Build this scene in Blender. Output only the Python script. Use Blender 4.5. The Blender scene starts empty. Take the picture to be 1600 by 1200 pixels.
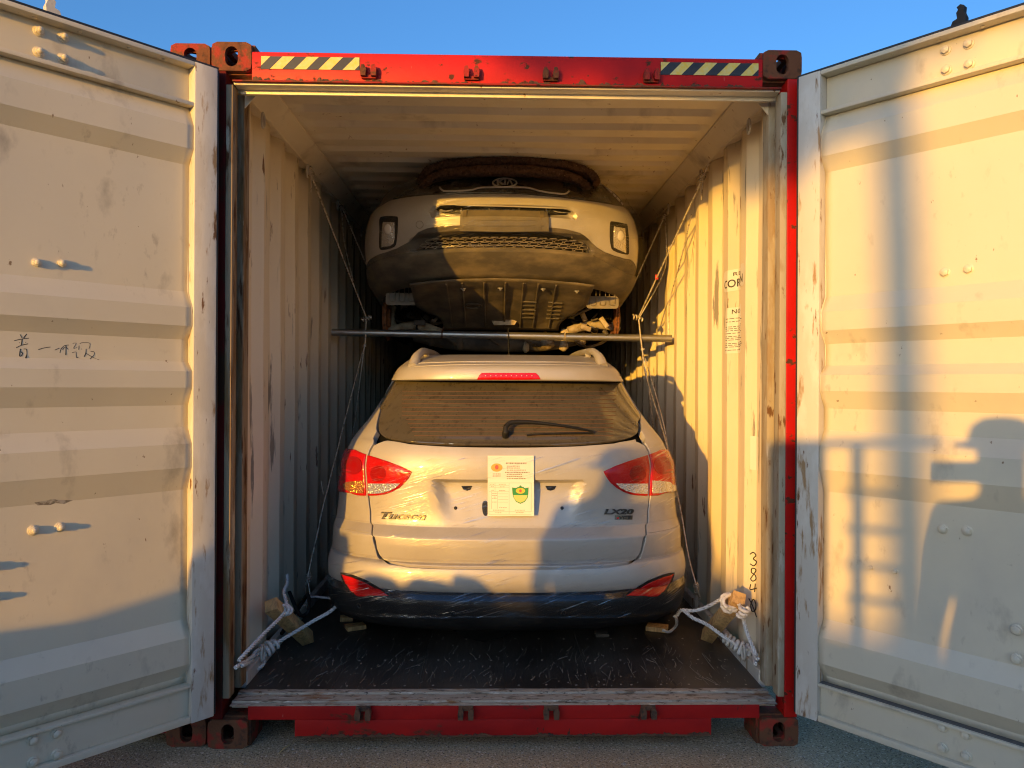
import bpy, bmesh, math, random
import numpy as np
from mathutils import Vector, Matrix, noise
from mathutils.geometry import delaunay_2d_cdt

random.seed(7); np.random.seed(7)
SC = bpy.context.scene
COL = SC.collection
R = math.radians

# ------------------------------------------------------------------ camera
FPX = 1185.0
CAM = np.array([-.048, -3.13, 1.4965])
_a = [R(1.23), R(.068), R(.319)]
_f = np.array([math.sin(_a[0])*math.cos(_a[1]), math.cos(_a[0])*math.cos(_a[1]), math.sin(_a[1])])
_r0 = np.array([math.cos(_a[0]), -math.sin(_a[0]), 0.]); _u0 = np.cross(_r0, _f)
_r = _r0*math.cos(_a[2]) + _u0*math.sin(_a[2]); _u = _u0*math.cos(_a[2]) - _r0*math.sin(_a[2])
cam = bpy.data.cameras.new('camera'); cam_o = bpy.data.objects.new('camera', cam); COL.objects.link(cam_o)
cam.sensor_width = 36; cam.lens = FPX/1600*36; cam.clip_start = .02; cam.clip_end = 2000
M = Matrix.Identity(4)
for i in range(3):
    M[i][0] = _r[i]; M[i][1] = _u[i]; M[i][2] = -_f[i]; M[i][3] = CAM[i]
cam_o.matrix_world = M
SC.camera = cam_o

# ------------------------------------------------------------------ light
SUN = Vector((.590, 1.0, -.1135)).normalized()          # the way the light travels
elev = math.asin(-SUN.z)
azim = math.atan2(-SUN.x, -SUN.y)                        # where the sun stands, from +Y towards +X
world = bpy.data.worlds.new('World'); SC.world = world; world.use_nodes = True
wn = world.node_tree.nodes; wl = world.node_tree.links
sky = wn.new('ShaderNodeTexSky'); sky.sky_type = 'NISHITA'; sky.sun_disc = False
sky.sun_elevation = elev; sky.sun_rotation = azim
sky.air_density = 1.0; sky.dust_density = 2.6; sky.ozone_density = 4.5; sky.altitude = 0
wl.new(sky.outputs[0], wn['Background'].inputs[0]); wn['Background'].inputs[1].default_value = .15
sun = bpy.data.lights.new('sun', 'SUN'); sun.energy = 2.5; sun.angle = R(.53); sun.color = (.80, .405, .05)
sun_o = bpy.data.objects.new('sun', sun); COL.objects.link(sun_o)
sun_o.rotation_euler = (-SUN).to_track_quat('Z', 'Y').to_euler(); sun_o.location = (-8, -16, 6)
SC.view_settings.view_transform = 'Standard'; SC.view_settings.look = 'None'
SC.view_settings.exposure = 1.56; SC.view_settings.gamma = 1; SC.view_settings.use_curve_mapping = False
SC.render.engine = 'CYCLES'
cy = SC.cycles
cy.use_denoising = True; cy.filter_width = 1.15; cy.adaptive_threshold = .02; cy.max_bounces = 10; cy.diffuse_bounces = 7; cy.glossy_bounces = 4
cy.transmission_bounces = 4; cy.transparent_max_bounces = 12
cy.caustics_reflective = False; cy.caustics_refractive = False; cy.sample_clamp_indirect = 6

# ------------------------------------------------------------------ photo to space
def ray(x, y): return _f + _r*(x-800)/FPX - _u*(y-600)/FPX
def at_y(x, y, Y): d = ray(x, y); return CAM + d*(Y-CAM[1])/d[1]
def at_x(x, y, X): d = ray(x, y); return CAM + d*(X-CAM[0])/d[0]
def at_z(x, y, Z): d = ray(x, y); return CAM + d*(Z-CAM[2])/d[2]
def at_plane(x, y, p, n):
    d = ray(x, y); n = np.array(n); return CAM + d*(((np.array(p)-CAM) @ n)/(d @ n))
def proj(P):
    d = np.asarray(P)-CAM; z = d @ _f
    return np.stack([800+FPX*(d @ _r)/z, 600-FPX*(d @ _u)/z], -1)

# ------------------------------------------------------------------ materials
MATS = {}
def mat(name, base, rough=.6, metal=0., layers=(), bump=None, spec=.5, coat=0., var=None, normal_noise=None):
    """base colour plus worn layers: (colour, scale xyz, lo, hi, detail, roughness[, seed])."""
    m = bpy.data.materials.new(name); m.use_nodes = True
    nt = m.node_tree; N = nt.nodes; L = nt.links; b = N['Principled BSDF']
    b.inputs['Metallic'].default_value = metal; b.inputs['Specular IOR Level'].default_value = spec
    b.inputs['Coat Weight'].default_value = coat; b.inputs['Coat Roughness'].default_value = .06
    tc = N.new('ShaderNodeTexCoord')
    def noise_n(scale, detail=4, seed=0., rough=.6):
        mp = N.new('ShaderNodeMapping'); L.new(tc.outputs['Object'], mp.inputs[0])
        s = scale if hasattr(scale, '__len__') else (scale,)*3
        mp.inputs['Scale'].default_value = s; mp.inputs['Location'].default_value = (seed, seed*1.7, seed*.6)
        n = N.new('ShaderNodeTexNoise'); n.inputs['Scale'].default_value = 1; n.inputs['Detail'].default_value = detail
        n.inputs['Roughness'].default_value = rough; L.new(mp.outputs[0], n.inputs[0]); return n.outputs[0]
    def maprange(sock, lo, hi, a=0., c=1.):
        q = N.new('ShaderNodeMapRange'); L.new(sock, q.inputs[0])
        q.inputs[1].default_value = lo; q.inputs[2].default_value = hi; q.inputs[3].default_value = a; q.inputs[4].default_value = c
        return q.outputs[0]
    def mix(fac, a, c):
        q = N.new('ShaderNodeMix'); q.data_type = 'RGBA'; L.new(fac, q.inputs['Factor'])
        for s, v in ((q.inputs[6], a), (q.inputs[7], c)):
            if isinstance(v, tuple): s.default_value = (*v[:3], 1)
            else: L.new(v, s)
        return q.outputs[2]
    col = tuple(base); rs = None
    if var:
        col = mix(maprange(noise_n(var[1], 5, 3.1), .35, .65), tuple(base), tuple(var[0]))
    hsum = None
    for i, ly in enumerate(layers):
        c, scale, lo, hi, det, rg = ly[:6]; seed = ly[6] if len(ly) > 6 else 1.3*i+.7
        k = maprange(noise_n(scale, det, seed), lo, hi)
        if len(ly) > 7:      # confine to a coarse patch mask
            k2 = maprange(noise_n(ly[7][0], 3, seed+9), ly[7][1], ly[7][2])
            mm = N.new('ShaderNodeMath'); mm.operation = 'MULTIPLY'; L.new(k, mm.inputs[0]); L.new(k2, mm.inputs[1]); k = mm.outputs[0]
        col = mix(k, col, tuple(c))
        q = N.new('ShaderNodeMix'); q.data_type = 'FLOAT'; L.new(k, q.inputs[0])
        if rs is None: q.inputs[2].default_value = rough
        else: L.new(rs, q.inputs[2])
        q.inputs[3].default_value = rg; rs = q.outputs[0]
        hsum = k if hsum is None else hsum
    if isinstance(col, tuple): b.inputs['Base Color'].default_value = (*col, 1)
    else: L.new(col, b.inputs['Base Color'])
    if rs is None: b.inputs['Roughness'].default_value = rough
    else: L.new(rs, b.inputs['Roughness'])
    if bump:
        bp = N.new('ShaderNodeBump'); bp.inputs['Strength'].default_value = bump[1]; bp.inputs['Distance'].default_value = bump[2]
        L.new(noise_n(bump[0], 6, 5.5), bp.inputs['Height']); L.new(bp.outputs[0], b.inputs['Normal'])
    MATS[name] = m
    return m
def plain(name, base, rough=.5, metal=0., **k): return mat(name, base, rough, metal, **k)

BEIGE = (.82, .73, .55)
RUST = (.17, .07, .025)
m_beige = mat('beige_paint', BEIGE, .48, layers=[
    ((.66, .57, .42), (1.2, 1.2, .8), .50, .78, 5, .6),
    ((.42, .35, .25), (3.5, 3.5, 2.4), .57, .76, 9, .7),
    ((.30, .15, .06), (22, 22, 9), .67, .71, 6, .85)], bump=((1.5, 1.5, 1.5), .10, .02), var=((.84, .76, .60), 1.1))
m_door = mat('door_beige_paint', (.61, .545, .405), .42, layers=[
    ((.50, .455, .37), (1.5, 1.5, 1.1), .52, .80, 6, .55),
    ((.33, .29, .22), (6, 6, 3.2), .60, .78, 10, .7),
    ((.40, .35, .26), (26, 26, 14), .60, .74, 8, .65, 3.3, ((1.6, 1.6, 1.2), .48, .62)),
    ((.22, .15, .085), (38, 38, 22), .70, .73, 5, .8)], bump=((1.2, 1.2, 2.2), .16, .02), var=((.64, .585, .45), .9))
m_stile = mat('worn_beige_paint', (.58, .54, .46), .55, layers=[
    ((.64, .61, .54), (9, 9, 3.5), .50, .60, 8, .6),
    ((.34, .22, .11), (26, 26, 5.0), .575, .66, 10, .85),
    ((.17, .085, .038), (34, 34, 8), .63, .68, 9, .9)], bump=((30, 30, 6), .35, .004))
m_wall = mat('wall_beige_paint', (.80, .70, .52), .5, layers=[
    ((.64, .55, .40), (1.4, 1.4, .7), .46, .78, 6, .6),
    ((.27, .24, .19), (9, 13, 1.5), .605, .65, 9, .75, 4.4, ((.9, .9, .55), .44, .56)),
    ((.20, .10, .045), (20, 30, 4.5), .63, .67, 8, .9, 8.2, ((1.2, 1.2, .8), .44, .58))], bump=((2, 2, 2), .12, .02))
m_red = mat('red_paint', (.50, .009, .006), .45, spec=.22, layers=[
    ((.36, .006, .006), (3, 3, 3), .45, .70, 6, .5),
    ((.09, .032, .018), (16, 16, 22), .60, .65, 9, .9),
    ((.50, .20, .16), (60, 60, 7), .75, .77, 3, .6)], bump=((25, 25, 25), .12, .004))
m_redrust = mat('rusty_red_paint', (.30, .015, .010), .6, spec=.25, layers=[
    ((.13, .05, .024), (9, 9, 12), .47, .56, 9, .9),
    ((.05, .028, .018), (20, 20, 20), .57, .66, 8, .9)], bump=((40, 40, 40), .4, .004))
m_casting = mat('rusted_casting', (.155, .062, .03), .85, spec=.2, layers=[
    ((.30, .035, .02), (13, 13, 13), .52, .60, 6, .7),
    ((.08, .04, .025), (28, 28, 28), .53, .66, 8, .9)], bump=((60, 60, 60), .6, .004))
m_rust = mat('bare_rust', (.13, .06, .03), .9, layers=[((.05, .03, .02), (30, 30, 30), .5, .62, 7, .95)], bump=((50, 50, 50), .6, .004))
m_gasket = plain('gasket_rubber', (.018, .018, .019), .55)
m_tapeY = mat('tape_yellow', (.72, .50, .03), .35, var=((.62, .55, .22), 40))
m_tapeB = plain('tape_black', (.02, .02, .02), .4)
m_floor = mat('dark_plywood', (.034, .027, .021), .40, layers=[
    ((.06, .05, .04), (6, 1.2, 1), .5, .72, 8, .6),
    ((.15, .125, .095), (85, 3.2, 1), .64, .68, 4, .6, 2.2),
    ((.16, .135, .10), (14, 26, 1), .66, .70, 6, .6, 6.1),
    ((.075, .062, .048), (2.5, 1.5, 1), .48, .66, 8, .5, 8.8)], bump=((60, 5, 1), .25, .004))
m_sill = mat('worn_threshold', (.39, .34, .265), .5, layers=[
    ((.15, .115, .08), (11, 40, 40), .54, .62, 10, .8),
    ((.06, .045, .033), (30, 70, 70), .60, .65, 8, .9),
    ((.26, .13, .05), (5, 14, 14), .58, .68, 8, .9),
    ((.60, .56, .48), (18, 120, 120), .60, .64, 6, .5)], bump=((30, 60, 60), .15, .003))
m_asphalt = mat('asphalt', (.42, .325, .195), .9, spec=.05, layers=[
    ((.52, .40, .24), (2.2, 2.2, 2.2), .45, .7, 6, .9),
    ((.72, .60, .43), (90, 90, 90), .56, .66, 3, .9),
    ((.12, .09, .06), (110, 110, 110), .54, .64, 3, .9, 3.3)], bump=((120, 120, 120), .9, .01))

# ------------------------------------------------------------------ mesh helpers
ORG = {}
def tag(o, label=None, cat=None, group=None, kind=None):
    if label: o['label'] = label
    if cat: o['category'] = cat
    if group: o['group'] = group
    if kind: o['kind'] = kind
    return o
def thing(name, loc, label, cat, group=None):
    o = bpy.data.objects.new(name, None); COL.objects.link(o); o.location = loc; o.empty_display_size = .1
    ORG[o.name] = Vector(loc); return tag(o, label, cat, group)
def obj(name, verts, faces, m, parent=None, smooth=None, fm=None):
    """one mesh object; verts in world space, kept relative to the thing they belong to."""
    me = bpy.data.meshes.new(name)
    org = ORG[parent.name] if parent is not None else Vector((0, 0, 0))
    v = np.asarray(verts, float).reshape(-1, 3) - np.array(org)
    me.from_pydata(v.tolist(), [], [list(map(int, f)) for f in faces]); 
    for mm in (m if isinstance(m, (list, tuple)) else [m]): me.materials.append(mm)
    if fm is not None: me.polygons.foreach_set('material_index', np.asarray(fm, np.int32))
    if smooth is not None:
        me.polygons.foreach_set('use_smooth', [True]*len(me.polygons))
        if smooth < 180: me.set_sharp_from_angle(angle=R(smooth))
    me.update()
    o = bpy.data.objects.new(name, me); COL.objects.link(o)
    if parent is not None: o.parent = parent
    ORG[o.name] = org
    return o
class MB:
    """collects shapes for one mesh"""
    def __init__(s): s.v = []; s.f = []; s.m = []; s.mi = 0
    def add(s, V, F):
        n = len(s.v); s.v += [tuple(map(float, p)) for p in V]; s.f += [[i+n for i in f] for f in F]; s.m += [s.mi]*len(F); return s
    def box(s, a, b, ax=None, o=None):
        x0, y0, z0 = a; x1, y1, z1 = b
        V = [(x0,y0,z0),(x1,y0,z0),(x1,y1,z0),(x0,y1,z0),(x0,y0,z1),(x1,y0,z1),(x1,y1,z1),(x0,y1,z1)]
        if ax is not None:
            V = [tuple(np.array(o)+p[0]*np.array(ax[0])+p[1]*np.array(ax[1])+p[2]*np.array(ax[2])) for p in V]
        return s.add(V, [(0,3,2,1),(4,5,6,7),(0,1,5,4),(1,2,6,5),(2,3,7,6),(3,0,4,7)])
    def bbox(s, a, b, bev=.004, ax=None, o=None):
        """box with chamfered edges"""
        bm = bmesh.new(); bmesh.ops.create_cube(bm, size=1)
        a = Vector(a); b = Vector(b)
        for v in bm.verts: v.co = Vector([a[i] + (v.co[i]+.5)*(b[i]-a[i]) for i in range(3)])
        bmesh.ops.bevel(bm, geom=bm.edges[:], offset=bev, segments=2, affect='EDGES', profile=.6)
        bm.verts.index_update(); V = [tuple(v.co) for v in bm.verts]; F = [[v.index for v in f.verts] for f in bm.faces]; bm.free()
        if ax is not None:
            V = [tuple(np.array(o)+p[0]*np.array(ax[0])+p[1]*np.array(ax[1])+p[2]*np.array(ax[2])) for p in V]
        return s.add(V, F)
    def tube(s, pts, r, n=8, cap=True, closed=False):
        P = np.asarray(pts, float); k = len(P)
        rr = np.full(k, r) if np.isscalar(r) else np.asarray(r)
        T = np.gradient(P, axis=0)
        if closed: T = np.roll(P, -1, 0)-np.roll(P, 1, 0)
        T /= np.linalg.norm(T, axis=1)[:, None]+1e-12
        up = np.array([0, 0, 1.]) if abs(T[0][2]) < .9 else np.array([1., 0, 0])
        a = np.cross(T[0], up); a /= np.linalg.norm(a); V = []
        for i in range(k):
            a = a - T[i]*(a @ T[i]); a /= np.linalg.norm(a)+1e-12; b = np.cross(T[i], a)
            for j in range(n):
                t = 2*math.pi*j/n; V.append(P[i]+rr[i]*(a*math.cos(t)+b*math.sin(t)))
        F = []
        for i in range(k if closed else k-1):
            i2 = (i+1) % k
            for j in range(n): F.append((i*n+j, i*n+(j+1) % n, i2*n+(j+1) % n, i2*n+j))
        if cap and not closed: F += [list(range(n))[::-1], [(k-1)*n+j for j in range(n)]]
        return s.add(V, F)
    def lathe(s, prof, o, axis, n=20):
        """prof = [(radius, along)], spun round axis at o"""
        ax = Vector(axis).normalized(); a = ax.orthogonal().normalized(); b = ax.cross(a); o = Vector(o); V = []; F = []
        for (r, h) in prof:
            for j in range(n):
                t = 2*math.pi*j/n; V.append(tuple(o+ax*h+(a*math.cos(t)+b*math.sin(t))*r))
        for i in range(len(prof)-1):
            for j in range(n): F.append((i*n+j, i*n+(j+1) % n, (i+1)*n+(j+1) % n, (i+1)*n+j))
        F += [list(range(n))[::-1], [(len(prof)-1)*n+j for j in range(n)]]
        return s.add(V, F)
    def prism(s, poly, d, o=(0,0,0), ax=None):
        """polygon (a,b) extruded by d along third axis"""
        ax = ax or ((1,0,0),(0,0,1),(0,1,0)); o = np.array(o, float); A, B, Cc = map(np.array, ax); k = len(poly)
        V = [o+p[0]*A+p[1]*B for p in poly]+[o+p[0]*A+p[1]*B+Cc*d for p in poly]
        F = [list(range(k)), list(range(k, 2*k))[::-1]]+[(i, i+k, (i+1) % k+k, (i+1) % k) for i in range(k)]
        return s.add(V, F)
    def build(s, name, m, parent=None, smooth=None):
        o = obj(name, s.v, s.f, m, parent, smooth, s.m if isinstance(m, (list, tuple)) else None)
        bm = bmesh.new(); bm.from_mesh(o.data); bmesh.ops.recalc_face_normals(bm, faces=bm.faces[:]); bm.to_mesh(o.data); bm.free()
        return o
def spline(pts, n=10, closed=False):
    P = np.asarray(pts, float); k = len(P); out = []
    for i in range(k if closed else k-1):
        g = (lambda j: P[j % k]) if closed else (lambda j: P[min(max(j, 0), k-1)])
        a, b, c, d = g(i-1), g(i), g(i+1), g(i+2)
        for t in np.linspace(0, 1, n, endpoint=False):
            out.append(.5*((2*b)+(c-a)*t+(2*a-5*b+4*c-d)*t*t+(3*b-a-3*c+d)*t**3))
    if not closed: out.append(P[-1])
    return np.array(out)
def twisted(mb, pts, r, pitch=.05, strands=3, n=6, ends=True):
    """a laid rope: strands wound round a centre line"""
    P = np.asarray(pts, float); seg = np.linalg.norm(np.diff(P, axis=0), axis=1); S = np.concatenate([[0], np.cumsum(seg)])
    k = max(4, int(S[-1]/(pitch/9))); q = np.linspace(0, S[-1], k); C = np.stack([np.interp(q, S, P[:, i]) for i in range(3)], 1)
    T = np.gradient(C, axis=0); T /= np.linalg.norm(T, axis=1)[:, None]+1e-9
    a = np.cross(T[0], [0.3, .2, 1]); A = []
    for i in range(k):
        a = a-T[i]*(a @ T[i]); a /= np.linalg.norm(a)+1e-9; A.append(a)
    A = np.array(A); B = np.cross(T, A)
    for s in range(strands):
        ph = 2*math.pi*(q/pitch+s/strands)
        mb.tube(C+(A*np.cos(ph)[:, None]+B*np.sin(ph)[:, None])*r*.62, r*.50, n)
    return mb
def copy_tree(o, parent=None):
    c = o.copy(); COL.objects.link(c); c.parent = parent; ORG[c.name] = ORG.get(o.name, Vector())
    for ch in [x for x in bpy.data.objects if x.parent == o]: copy_tree(ch, c)
    return c
def ring_plate(mb, o, U, V, N, w, h, hole, th, cr=.018, n=28):
    """plate w x h centred at o in the plane U,V; thickness th along -N; rounded corners; oval hole (rx, ry) or None"""
    o, U, V, N = map(lambda q: np.array(q, float), (o, U, V, N)); out = []; inn = []
    for j in range(n):
        t = 2*math.pi*(j+.5)/n; c, s_ = math.cos(t), math.sin(t)
        k = min((w/2)/max(abs(c), 1e-6), (h/2)/max(abs(s_), 1e-6)); x, y = c*k, s_*k
        ex, ey = w/2-cr, h/2-cr
        if abs(x) > ex and abs(y) > ey:
            dx, dy = abs(x)-ex, abs(y)-ey; l = math.hypot(dx, dy)
            x = math.copysign(ex+dx/l*cr, x); y = math.copysign(ey+dy/l*cr, y)
        out.append(o+U*x+V*y)
        if hole:
            rx, ry = hole; e = abs(ry-rx)
            if ry > rx: hx = c*rx; hy = s_*rx+math.copysign(e, s_)
            else: hy = s_*ry; hx = c*ry+math.copysign(e, c)
            inn.append(o+U*hx+V*hy)
    if hole:
        Vv = out+inn+[p-N*th for p in out]+[p-N*th for p in inn]; F = []
        for j in range(n):
            j2 = (j+1) % n
            F += [(j, j2, n+j2, n+j), (2*n+j, 3*n+j, 3*n+j2, 2*n+j2), (j, 2*n+j, 2*n+j2, j2), (n+j, n+j2, 3*n+j2, 3*n+j)]
    else:
        Vv = out+[p-N*th for p in out]; F = [list(range(n)), list(range(n, 2*n))[::-1]]+[(j, n+j, n+(j+1) % n, (j+1) % n) for j in range(n)]
    return mb.add(Vv, F)
# ================================================================== ground
def ground():
    V = [(-400,-400,0),(400,-400,0),(400,600,0),(-400,600,0)]
    o = obj('ground', V, [(0,1,2,3)], m_asphalt); tag(o, kind='structure')
    mb = MB(); rnd = random.Random(3)
    for i in range(11000):
        x = rnd.uniform(-2.6, 2.6); y = rnd.uniform(-1.2, .5)
        if abs(x) < 1.2 and y > .3: continue
        r = rnd.uniform(.0015, .0055) if rnd.random() < .985 else rnd.uniform(.006, .011)
        a = rnd.uniform(0, 6.3); V = []
        for k in range(4): V.append((x+r*math.cos(a+1.57*k)*rnd.uniform(.6, 1.2), y+r*math.sin(a+1.57*k)*rnd.uniform(.6, 1.2), 0))
        V.append((x, y, r*rnd.uniform(.5, 1)))
        mb.add(V, [(0,1,4),(1,2,4),(2,3,4),(3,0,4)])
    o = mb.build('gravel', mat('grit', (.50, .42, .31), .9, var=((.12, .095, .07), 45)))
    tag(o, 'loose grit scattered over the asphalt in front of the container', 'gravel', kind='stuff')
ground()
mb = MB(); a_ = at_z(436, 1177, .003); b_ = at_z(452, 1164, .004); mb.tube([a_, (a_+b_)/2+np.array([0, 0, .004]), b_], .0022, 5); o = mb.build('straw', plain('straw', (.55, .40, .16), .8)); tag(o, 'single yellow straw lying on the ground by the left casting', 'straw')

# ================================================================== container frame
def casting(parent, sx, top, x_out=1.219, y0=0., name='corner_casting', cx=0.):
    """hollow corner fitting; sx = side, top or bottom"""
    W, D, H = .162, .178, .118
    z = (2.896-H/2) if top else H/2
    x = cx+sx*(x_out-W/2); mb = MB()
    ring_plate(mb, (x, y0, z), (1,0,0), (0,0,1), (0,-1,0), W, H, (.026, .041), .026, .020)
    ring_plate(mb, (cx+sx*x_out, y0+D/2, z), (0,1,0), (0,0,1), (sx,0,0), D-.053, H-.002, (.0255, .040), .026, .004)
    zs = 1 if top else -1
    ring_plate(mb, (x-sx*.012, y0+D/2, z+zs*(H/2-.0005)), (1,0,0), (0,1,0), (0,0,zs), W-.054, D-.054, (.031, .05), .026, .004)
    mb.box((x-sx*(W/2-.002)-.009, y0+.026, z-H/2+.002), (x-sx*(W/2-.002)+.009, y0+D-.002, z+H/2-.002))
    mb.box((x-W/2+.004, y0+D-.02, z-H/2+.003), (x+W/2-.004, y0+D, z+H/2-.003))
    mb.box((x-W/2+.004, y0+.027, z-zs*(H/2-.001)-.008), (x+W/2-.004, y0+D-.021, z-zs*(H/2-.001)+.008))
    return mb.build(name, m_casting, parent)

cont = thing('shipping_container', (0, 0, 0), 'red steel shipping container with open doors and two cars loaded inside', 'container')
L_C = 12.05
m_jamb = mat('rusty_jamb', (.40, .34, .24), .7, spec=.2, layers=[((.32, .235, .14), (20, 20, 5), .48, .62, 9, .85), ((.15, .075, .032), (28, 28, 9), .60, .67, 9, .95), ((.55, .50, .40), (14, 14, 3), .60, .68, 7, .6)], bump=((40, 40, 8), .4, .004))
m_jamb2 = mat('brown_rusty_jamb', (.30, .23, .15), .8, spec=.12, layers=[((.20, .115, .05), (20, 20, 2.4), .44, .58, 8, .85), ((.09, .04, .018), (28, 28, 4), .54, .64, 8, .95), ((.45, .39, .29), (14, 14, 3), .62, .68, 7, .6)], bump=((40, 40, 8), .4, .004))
m_shadepost = mat('rusty_shaded_post', (.10, .008, .006), .8, spec=.15, layers=[((.05, .022, .012), (12, 12, 5), .45, .58, 8, .95)], bump=((40, 40, 40), .4, .004))  # left post: the door's shade painted into the red, plus rust
for sx in (-1, 1):
    for top in (True, False): casting(cont, sx, top)
    # corner post: red outside, beige return inside
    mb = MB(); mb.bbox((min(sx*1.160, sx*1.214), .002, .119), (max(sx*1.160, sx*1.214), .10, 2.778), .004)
    mb.build('corner_post', m_red if sx > 0 else m_shadepost, cont)
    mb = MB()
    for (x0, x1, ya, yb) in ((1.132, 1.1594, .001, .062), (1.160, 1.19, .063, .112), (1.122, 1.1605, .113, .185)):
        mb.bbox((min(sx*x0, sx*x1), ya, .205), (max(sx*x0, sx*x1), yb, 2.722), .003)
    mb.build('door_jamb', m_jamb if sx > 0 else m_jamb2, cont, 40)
    # gusset in the top corner
    mb = MB(); mb.prism([(sx*1.129, 2.72), (sx*1.129, 2.66), (sx*1.075, 2.72)], .006, (0, .118, 0)); mb.build('corner_gusset', m_beige, cont)

def bumpy_strip(mb, x0, x1, y, z, n, amp, h):
    """ragged rust crust along an edge"""
    xs = np.linspace(x0, x1, n)
    for a, b in zip(xs[:-1], xs[1:]):
        k = max(0., noise.noise((a*23, z*9, 1.3))*.8+noise.noise((a*90, z*5, 7.7))*.6+.15)
        mb.box((a, y-.001-amp*k*.6, z-.004), (b+.0004, y+.004, z+h*k+.001))
hb = MB()
hb.bbox((-1.056, .0, 2.738), (1.056, .118, 2.858), .006)
hb.prism([(-1.056, 2.836), (1.056, 2.836), (1.056, 2.858), (-1.056, 2.858)], .02, (0, -.0, 0)) if 0 else None
header = hb.build('header_beam', m_red, cont, 40)
mb = MB(); bumpy_strip(mb, -1.05, 1.05, -.002, 2.736, 420, .006, .022); mb.build('rust_crust', m_rust, header)
mb = MB(); mb.bbox((-1.13, -.016, 2.7285), (1.13, -.001, 2.7355), .002); mb.build('drip_lip', m_redrust, header)
mb = MB(); mb.bbox((-1.129, .003, 2.7225), (1.129, .06, 2.7365), .002); mb.bbox((-1.121, .062, 2.706), (1.121, .075, 2.737), .002)
mb.bbox((-1.121, .0755, 2.735), (1.121, .15, 2.80), .003); mb.build('inner_lintel', m_beige, cont, 40)
# keepers for the locking cams
def keeper(x, z, parent, up):
    mb = MB(); s = 1 if up else -1
    for dx in (-.021, .021):
        mb.prism([(x+dx-.010, z-.022), (x+dx+.010, z-.022), (x+dx+.012, z+.006), (x+dx+.005, z+.024), (x+dx-.007, z+.022), (x+dx-.012, z)], -.030, (0, -.0005, 0))
    mb.bbox((x-.030, -.014, z-.028 if up else z+.008), (x+.030, -.001, z-.012 if up else z+.028), .003)
    return mb.build('cam_keeper', m_redrust if up else m_rust, parent)
for px in (577, 737, 860, 1017): p = at_y(px, 110 if px < 700 else 114, 0); keeper(p[0], 2.777, header, True)
sb = MB()
sb.bbox((-1.056, .0015, .1175), (1.056, .13, .176), .002)
sb.bbox((-.865, .001, .047), (.855, .14, .117), .003)
sill = sb.build('sill_beam', mat('scuffed_red_paint', (.44, .012, .010), .5, spec=.22, layers=[
    ((.30, .007, .008), (3, 3, 5), .45, .7, 6, .5),
    ((.10, .035, .018), (9, 9, 16), .59, .66, 9, .9),
    ((.05, .03, .02), (25, 25, 8), .66, .70, 8, .9),
    ((.55, .26, .22), (45, 45, 7), .75, .77, 3, .6)], bump=((25, 25, 25), .15, .004)), cont, 40)
mb = MB(); bumpy_strip(mb, -.86, .85, 0, .05, 300, .004, .014); mb.build('rust_crust', m_rust, sill)
for px in (568, 728, 861, 1012): p = at_y(px, 1119, 0); keeper(p[0], .148, sill, False)
# threshold: worn step plate, ribbed
mb = MB()
for i, (ya, yb, z) in enumerate(((-.006, .022, .1785), (.0225, .036, .186), (.0365, .096, .1835), (.0965, .1345, .1905))):
    mb.bbox((-1.129, ya, .1765 if ya < 0 else z-.028), (1.129, yb, z), .001 if ya < 0 else .003)
mb.build('threshold_plate', m_sill, cont, 40)
# hazard tapes
def tape(x0, x1, z0, z1):
    mb = MB(); y = -.0025; mb.mi = 0; mb.add([(x0,y,z0),(x1,y,z0),(x1,y,z1),(x0,y,z1),(x0,y+.002,z0),(x1,y+.002,z0),(x1,y+.002,z1),(x0,y+.002,z1)],
        [(0,1,2,3),(0,4,5,1),(1,5,6,2),(2,6,7,3),(3,7,4,0)])
    mb.mi = 1; h = z1-z0; per = .0985; y -= .0008; x = x0-per*.62
    def clip(poly, xa, xb):
        for s, lim in ((1, xa), (-1, xb)):
            out = []
            for i in range(len(poly)):
                a, b = poly[i], poly[(i+1) % len(poly)]
                ina, inb = s*(a[0]-lim) >= 0, s*(b[0]-lim) >= 0
                if ina: out.append(a)
                if ina != inb:
                    t = (lim-a[0])/(b[0]-a[0]); out.append((lim, a[1]+t*(b[1]-a[1])))
            poly = out
            if not poly: break
        return poly
    while x < x1:
        q = clip([(x, z0), (x+per*.5, z0), (x+per*.5+h*.98, z1), (x+h*.98, z1)], x0+.001, x1-.001)
        if len(q) > 2: mb.add([(a, y, b) for a, b in q], [list(range(len(q)))])
        x += per
    return mb.build('hazard_tape', [m_tapeB, m_tapeY], header)
a = at_y(408, 88, 0); b = at_y(562, 108, 0); tape(a[0], b[0], 2.786, 2.838)
a = at_y(1032, 97, 0); b = at_y(1185, 116, 0); tape(a[0], b[0], 2.786, 2.838)

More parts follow.
